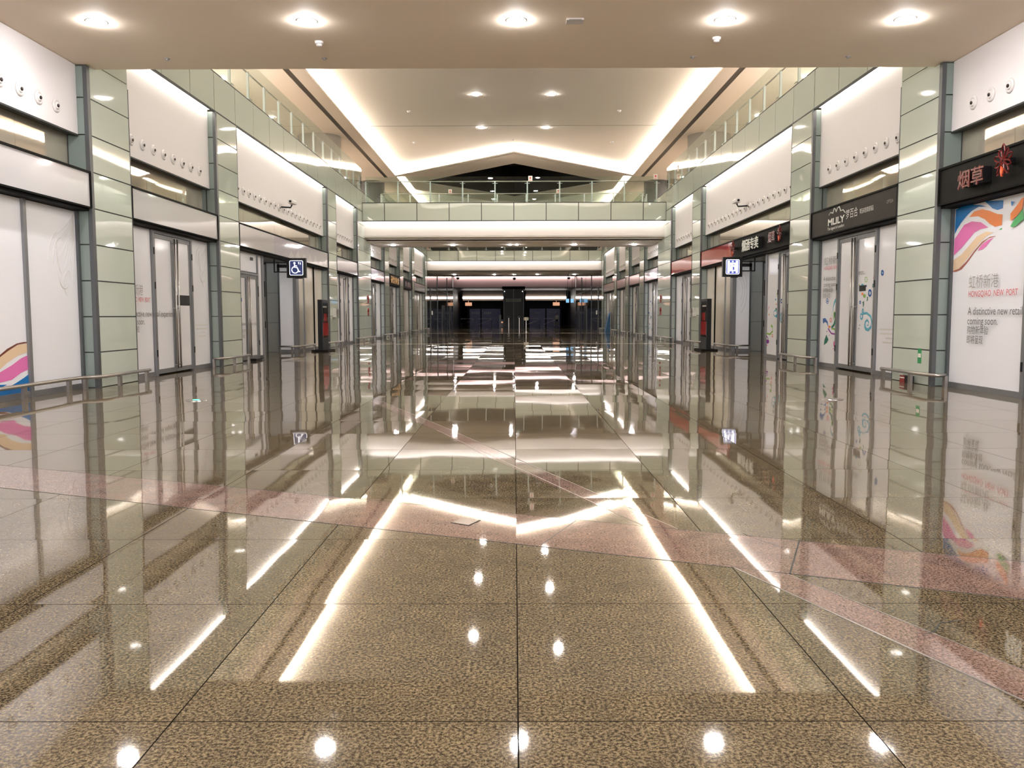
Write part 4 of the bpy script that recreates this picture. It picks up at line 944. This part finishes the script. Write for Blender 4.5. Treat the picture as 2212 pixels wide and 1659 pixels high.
# ------------------------------------------------------------------ wall fixtures on columns
for s in (-1, 1):
    for z, n in ((2.42, 'upper'), (1.72, 'lower')):
        e = empty('fire_alarm', (s * WX, 47.6, z), '%s red fire alarm on the wide column at the %s end of the bridge' % (n, SIDE[s]), 'fire alarm')
        m1 = MB(); m1.lathe((s * WX, 47.6, z), (-s, 0, 0), [(.13, 0), (.13, .05), (.06, .07)], 16); m1.build('bell', 'red', e, True)
        m1 = MB(); m1.box(s * WX, s * (WX - .06), 47.52, 47.68, z - .3, z - .14); m1.build('call_point', 'red', e)
    e = empty('wall_phone', (s * WX, 38.6, 1.5), 'white wall telephone and box on the third column on the %s' % SIDE[s], 'telephone')
    m1 = MB(); m1.box(s * WX, s * (WX - .12), 38.35, 38.6, 1.35, 1.75); m1.build('box', 'noz', e); m1 = MB(); m1.box(s * (WX - .12), s * (WX - .16), 38.8, 38.95, 1.3, 1.7); m1.box(s * WX, s * (WX - .1), 38.75, 39.0, 1.5, 1.72); m1.build('handset', 'textthin', e)
e = empty('exit_sticker', (WX, 17.15, .5), 'small green and white running-man sticker low on the nearest right column', 'sticker')
m1 = MB(); m1.box(WX - .003, WX - .001, 17.08, 17.24, .42, .72); m1.build('sheet', 'green_sticker', e); m1 = MB(); m1.box(WX - .006, WX - .004, 17.10, 17.22, .54, .62); m1.build('arrow_band', 'paper', e)
e = empty('cardboard_carton', (8.06, 17.35, 0), 'small red and black carton on the floor under the nearest right rail', 'carton')
m1 = MB(); m1.box(8.07, 8.17, 17.3, 17.72, 0, .15); m1.build('box', 'black', e); m1 = MB(); m1.box(8.064, 8.07, 17.5, 17.72, .0, .15, 0); m1.box(8.06, 8.064, 17.5, 17.72, .09, .11, 1); m1.build('printed_face', ['red', 'paper'], e)
e = empty('door_stop', (-8.15, 26.9, 0), 'black door stop with cable on the floor by the left double door', 'door stop'); m1 = MB(); m1.box(-8.3, -8.12, 26.6, 27.3, 0, .07); m1.tube([(-8.1, 26.5, .02), (-7.98, 26.7, .02), (-8.05, 27.2, .02)], .012, 6); m1.build('body', 'black', e)
# floor fittings
e = empty('floor_box', (-.33, 5.67, 0), 'square metal floor box cover in the pink band', 'floor box'); m1 = MB()
c = [(-.43, 5.65), (-.35, 5.78), (-.24, 5.71), (-.31, 5.57)]
m1.prism([(x, y, 0) for x, y in c], (0, 0, .006)); m1.build('lid', 'cover', e)
m1 = MB(); cc = [( -.3325 + (x + .3325) * 1.07, 5.6775 + (y - 5.6775) * 1.07) for x, y in c]; m1.prism([(x, y, 0) for x, y in cc], (0, 0, .004)); m1.build('frame', 'joint', e)
for x, mt, n in ((-5.31, 'greenled', 'glowing green guide light set in the floor on the left'), (5.30, 'steel', 'round metal guide light set in the floor on the right')):
    e = empty('floor_light', (x, 14.05, 0), n, 'floor light'); m1 = MB(); m1.lathe((x, 14.05, 0), (0, 0, 1), [(.17, 0), (.16, .01), (.1, .012)], 24); m1.build('ring', 'steel', e); m1 = MB(); m1.lathe((x, 14.05, .0125), (0, 0, 1), [(0, 0), (.06, 0), (.05, .006)], 18); m1.build('lens', mt, e)
# ------------------------------------------------------------------ far lobby
m1 = MB()
for s in (-1, 1):
    y = 80.0
    while y < 113.5:
        m1.box(s * WX, s * (WX + .05), y + .02, y + 2.2, 0, 4.15, 0); m1.box(s * WX, s * (WX + .05), y + .02, y + 2.2, 4.2, 6.6, 0); y += 2.24
    m1.box(s * (WX + .05), s * (WX + .3), 80, 150, 0, 6.7, 1)
    struct('wall_%s_far' % SIDE[s], m1, ['dark_gloss', 'dark_matt']); m1 = MB()
m1 = MB(); m1.box(-8.5, 8.5, 90, 114, 6.6, 6.8, 0); m1.box(-8.5, 8.5, 90, 90.1, 5.6, 7, 0); m1.box(-8.2, 8.2, 114.5, 150, 5.1, 5.26, 1); struct('ceiling', m1, [mat('brown_ceiling', (.10, .075, .06), .5), 'dark_matt'])
m1 = MB(); m1.box(-8.2, 8.2, 114.0, 114.3, 5.24, 6.6); struct('trim_6', m1, mat('pink_beam', (.62, .46, .46), .6))
e = empty('cove_light', (0, 113.8, 6.55), 'warm strip light above the pinkish far beam', 'cove light'); m1 = MB(); m1.box(-8.0, 8.0, 113.7, 113.92, 6.55, 6.58); m1.build('light_strip', 'pinklamp', e)
m1 = MB(); m1.box(-9.2, 9.2, 149, 149.2, 0, 6.8); struct('wall_end', m1, 'dark_matt')
for a, b_, n in ((-7.6, -1.65, 'left'), (1.65, 7.6, 'right')):
    e = empty('light_line', ((a + b_) / 2, 125, 4.0), 'long bright light line deep in the dark lobby, %s of the tower' % n, 'strip light'); m1 = MB(); m1.box(a, b_, 125, 125.1, 3.92, 4.17); m1.build('tube', 'linelamp', e)
    m1 = MB(); m1.box(a, b_, 125.12, 125.3, 3.6, 5.08); m1.build('soffit', mat('lobby_soffit', (.22, .17, .14), .5), e)
for s in (-1, 1):
    for y, h_, n in ((96.5, 2.5, 'nearer'), (107.0, 2.5, 'farther')):
        e = empty('lobby_door', (s * WX, y, 0), '%s dim grey door in the %s wall of the dark lobby' % (n, SIDE[s]), 'door'); m1 = MB(); m1.box(s * WX, s * (WX - .04), y, y + 3.2, 0, h_); m1.build('leaf', mat('grey_door', (.10, .12, .12), .3), e)
        m1 = MB()
        for q in (y - .1, y + 3.2): m1.box(s * WX, s * (WX - .08), q, q + .1, 0, h_ + .1)
        m1.box(s * WX, s * (WX - .08), y, y + 3.2, h_, h_ + .1); m1.build('frame', 'trim', e)
    for y in (83.0, 90.5, 103.5):
        e = empty('lobby_pier', (s * WX, y, 0), 'slim steel pier on the %s lobby wall, %s' % (SIDE[s], {83.0: 'nearest', 90.5: 'middle', 103.5: 'farthest'}[y]), 'pier'); m1 = MB(); m1.box(s * (WX - .005), s * (WX - .05), y, y + .25, 0, 6.0 if y > 90 else 4.1); m1.build('shaft', 'trim', e)
    m1 = MB(); m1.box(s * WX, s * (WX - .02), 84.2, 85.2, 1.5, 1.9); tag(m1.build('notice_board', 'paper'), 'small pale notice on the %s wall just inside the dark lobby' % SIDE[s], 'notice')
e = empty('lift_tower', (-.1, 112, 0), 'black glazed lift tower in the centre of the far lobby', 'lift tower')
m1 = MB(); m1.box(-1.4, 1.22, 111, 113.5, 0, 4.85); m1.build('shaft', 'black', e)
m1 = MB(); m1.box(-1.6, 1.4, 110.9, 113.6, 4.85, 5.2); m1.build('head', 'darkframe', e)
m1 = MB()
for x in (-1.38, -.1, 1.2): m1.box(x - .04, x + .04, 110.93, 111, 0, 4.85)
m1.build('guide_rail', 'trim', e)
m1 = MB(); m1.box(-1.15, .9, 110.85, 110.93, 3.2, 3.62, 0); 
v, f = text_geo('← 出口  Exit →'); 
m1.add(v, f, lambda a, b_, c: (-.98 + a * .26, 110.84, 3.32 + b_ * .26), 1); m1.build('direction_sign', [mat('dim_sign', (.30, .30, .22), .4), 'black'], e)
for x, n in ((-1.28, 'left'), (1.06, 'right')):
    m1 = MB(); m1.lathe((x, 110.85, 4.55), (0, -1, 0), [(0, 0), (.07, 0), (.05, .03)], 12); o = m1.build('indicator_lamp', 'lit_white', e)
e = empty('signal_post', (-1.6, 110.4, 0), 'dark post with small orange glowing lamp left of the lift tower foot', 'lamp'); m1 = MB(); m1.box(-1.72, -1.48, 110.32, 110.5, 0, .9); m1.build('body', 'trim', e)
m1 = MB(); m1.lathe((-1.6, 110.31, .55), (0, -1, 0), [(0, 0), (.11, 0), (.05, .05)], 12); m1.build('lamp', 'warm_lit', e)
for (a, b_, n) in ((-7.1, -5.4, 'far left'), (-5.2, -2.2, 'left of the tower'), (2.4, 4.9, 'right of the tower'), (5.1, 7.2, 'far right')):
    e = empty('blue_screen', ((a + b_) / 2, 135, 0), 'dim blue display wall at the back of the lobby, %s' % n, 'display'); m1 = MB(); m1.box(a, b_, 135, 135.2, 0, 2.5); m1.build('screen', 'screen_blue', e)
    m1 = MB(); v, f = text_geo('旅客服务'); m1.add(v, f, lambda x, y, c: (a + .3 + x * .33, 134.97, 1.7 + y * .4)); m1.build('lettering', 'faint', e)
for (a, n) in ((-6.9, 'left'), (6.3, 'right')):
    m1 = MB(); m1.box(a - .5, a + .5, 128, 128.2, 2.9, 3.4); m1.box(a - .03, a + .03, 128.05, 128.1, 3.4, 5.1); tag(m1.build('advert_lightbox', 'warm_lit'), 'orange lit panel above the %s blue display' % n, 'light box')
for x, n in ((7.0, 'nearer'), (7.6, 'farther')):
    e = empty('lit_sign', (x, 112, 3.1), 'small pale blue lit sign hanging right of the lobby, %s' % n, 'sign')
    m1 = MB(); m1.box(x - .2, x + .2, 112, 112.1, 3.1, 3.6); m1.build('face', 'screen_cyan', e)
    m1 = MB(); m1.box(x - .02, x + .02, 112.03, 112.07, 3.6, 6.6); m1.build('rod', 'black', e)
for x, n in ((-6.4, 'far left'), (-4.0, 'left'), (2.6, 'right'), (4.9, 'far right')):
    e = empty('queue_barrier', (x, 116, 0), 'metal queue barrier in the dark lobby, %s' % n, 'barrier'); m1 = MB(); m1.tube([(x - .9, 116, 0), (x - .9, 116, 1.0), (x + .9, 116, 1.0), (x + .9, 116, 0)], .035, 6); m1.tube([(x - .9, 116, .2), (x + .9, 116, .9)], .02, 5); m1.build('frame', 'steel', e)
for x, y, n in ((-.72, 108, 'left'), (.62, 108, 'right')):
    e = empty('small_stand', (x, y, 0), 'small sign stand in front of the lift tower, %s' % n, 'sign stand'); m1 = MB(); m1.box(x - .03, x + .03, y, y + .06, 0, 1.2); m1.build('pole', 'steel', e); m1 = MB(); m1.box(x - .18, x + .18, y - .03, y, 1.1, 1.4); m1.build('plate', 'textthin', e)
e = empty('sign_stand', (1.0, 72.5, 0), 'white sheet sign on a thin pole standing in mid-floor ahead of the lobby', 'sign stand'); m1 = MB(); m1.box(.985, 1.015, 72.5, 72.53, 0, 1.08); m1.build('pole', 'steel', e)
m1 = MB(); m1.box(.8, 1.2, 72.47, 72.5, 1.0, 1.26); m1.build('sheet', 'paper', e); m1 = MB(); m1.lathe((1.0, 72.5, 0), (0, 0, 1), [(.15, 0), (.15, .02), (.03, .03)], 14); m1.build('foot', 'steel', e)
e = empty('blue_banner', (7.9, 73, 0), 'dark blue banner leaning at the farthest right shop', 'banner'); m1 = MB(); m1.prism([(7.75, 72.2, 0), (8.15, 72.2, 0), (8.15, 72.2, 1.7), (8.0, 72.2, 1.3)], (0, 1.2, 0)); m1.build('cloth', 'bluecloth', e)
# person with a trolley, far away
def person(x, y):
    e = empty('person', (x, y, 0), 'person in light grey top and dark trousers standing by a trolley in the lobby', 'person')
    J = [(0, 0, .92), (0, 0, 1.15), (0, 0, 1.38), (0, 0, 1.47), (0, -.02, 1.58), (-.19, 0, 1.36), (-.25, -.05, 1.1), (-.22, -.22, .98), (-.21, -.29, .96), (.19, 0, 1.36), (.24, -.05, 1.1), (.2, -.22, .98), (.19, -.29, .96),
         (-.09, 0, .86), (-.10, -.01, .48), (-.10, .02, .08), (-.10, -.13, .04), (.09, 0, .86), (.10, -.01, .48), (.10, .02, .08), (.10, -.13, .04), (0, -.02, 1.68)]
    E_ = [(0, 1), (1, 2), (2, 3), (3, 4), (4, 21), (2, 5), (5, 6), (6, 7), (7, 8), (2, 9), (9, 10), (10, 11), (11, 12), (0, 13), (13, 14), (14, 15), (15, 16), (0, 17), (17, 18), (18, 19), (19, 20)]
    rad = [.15, .14, .15, .055, .09, .065, .045, .035, .035, .065, .045, .035, .035, .09, .06, .04, .035, .09, .06, .04, .035, .07]
    me = bpy.data.meshes.new('body'); me.from_pydata(J, E_, []); o = bpy.data.objects.new('body', me); SC.collection.objects.link(o); o.parent = e
    sk = o.modifiers.new('skin', 'SKIN'); 
    for i, r_ in enumerate(rad): me.skin_vertices[0].data[i].radius = (r_, r_ * .8)
    me.skin_vertices[0].data[0].use_root = True
    o.modifiers.new('sub', 'SUBSURF').levels = 1
    pm = bpy.data.materials.new('figure'); pm.use_nodes = True; nt = pm.node_tree; b = nt.nodes['Principled BSDF']; g = nt.nodes.new('ShaderNodeNewGeometry'); sx = nt.nodes.new('ShaderNodeSeparateXYZ'); nt.links.new(g.outputs['Position'], sx.inputs[0])
    mr = nt.nodes.new('ShaderNodeMath'); mr.operation = 'DIVIDE'; nt.links.new(sx.outputs[2], mr.inputs[0]); mr.inputs[1].default_value = 2
    nt.links.new(ramp(nt, mr.outputs[0], [(0, (.02, .02, .02)), (.46, (.6, .57, .5)), (.725, (.5, .32, .24))], True), b.inputs['Base Color']); b.inputs['Roughness'].default_value = .8
    me.materials.append(pm)
    m1 = MB(); m1.lathe((x, y + .01, 1.63), (0, 0, 1), [(.098, 0), (.10, .05), (.08, .10), (.03, .125)], 14); m1.build('hair', 'hair', e, True)
    t = empty('luggage_trolley', (x - .1, y - .7, 0), 'metal luggage trolley with dark bags beside the person', 'trolley')
    m1 = MB(); m1.tube([(x - .4, y - .35, 1.0), (x + .2, y - .35, 1.0)], .02, 6); 
    for q in (-.4, .2): m1.tube([(x + q, y - .35, 1.0), (x + q, y - .5, .15), (x + q, y - 1.2, .12)], .02, 6)
    m1.build('frame', 'steel', t); m1 = MB(); m1.box(x - .38, x + .18, y - 1.15, y - .55, .16, .62); m1.build('bag', 'black', t)
    m1 = MB()
    for q in (-.38, .18):
        for r_ in (-.5, -1.15): m1.lathe((x + q - .02, y + r_, .07), (1, 0, 0), [(.0, 0), (.07, 0), (.07, .04)], 12)
    m1.build('wheels', 'black', t)
person(5.35, 107)
e = empty('guide_plate', (-.6, 104, 0), 'small dark payment post left of the sign stands in the lobby', 'post'); m1 = MB(); m1.box(-1.95, -1.7, 109, 109.2, 0, 1.5); m1.build('body', 'trim', e)
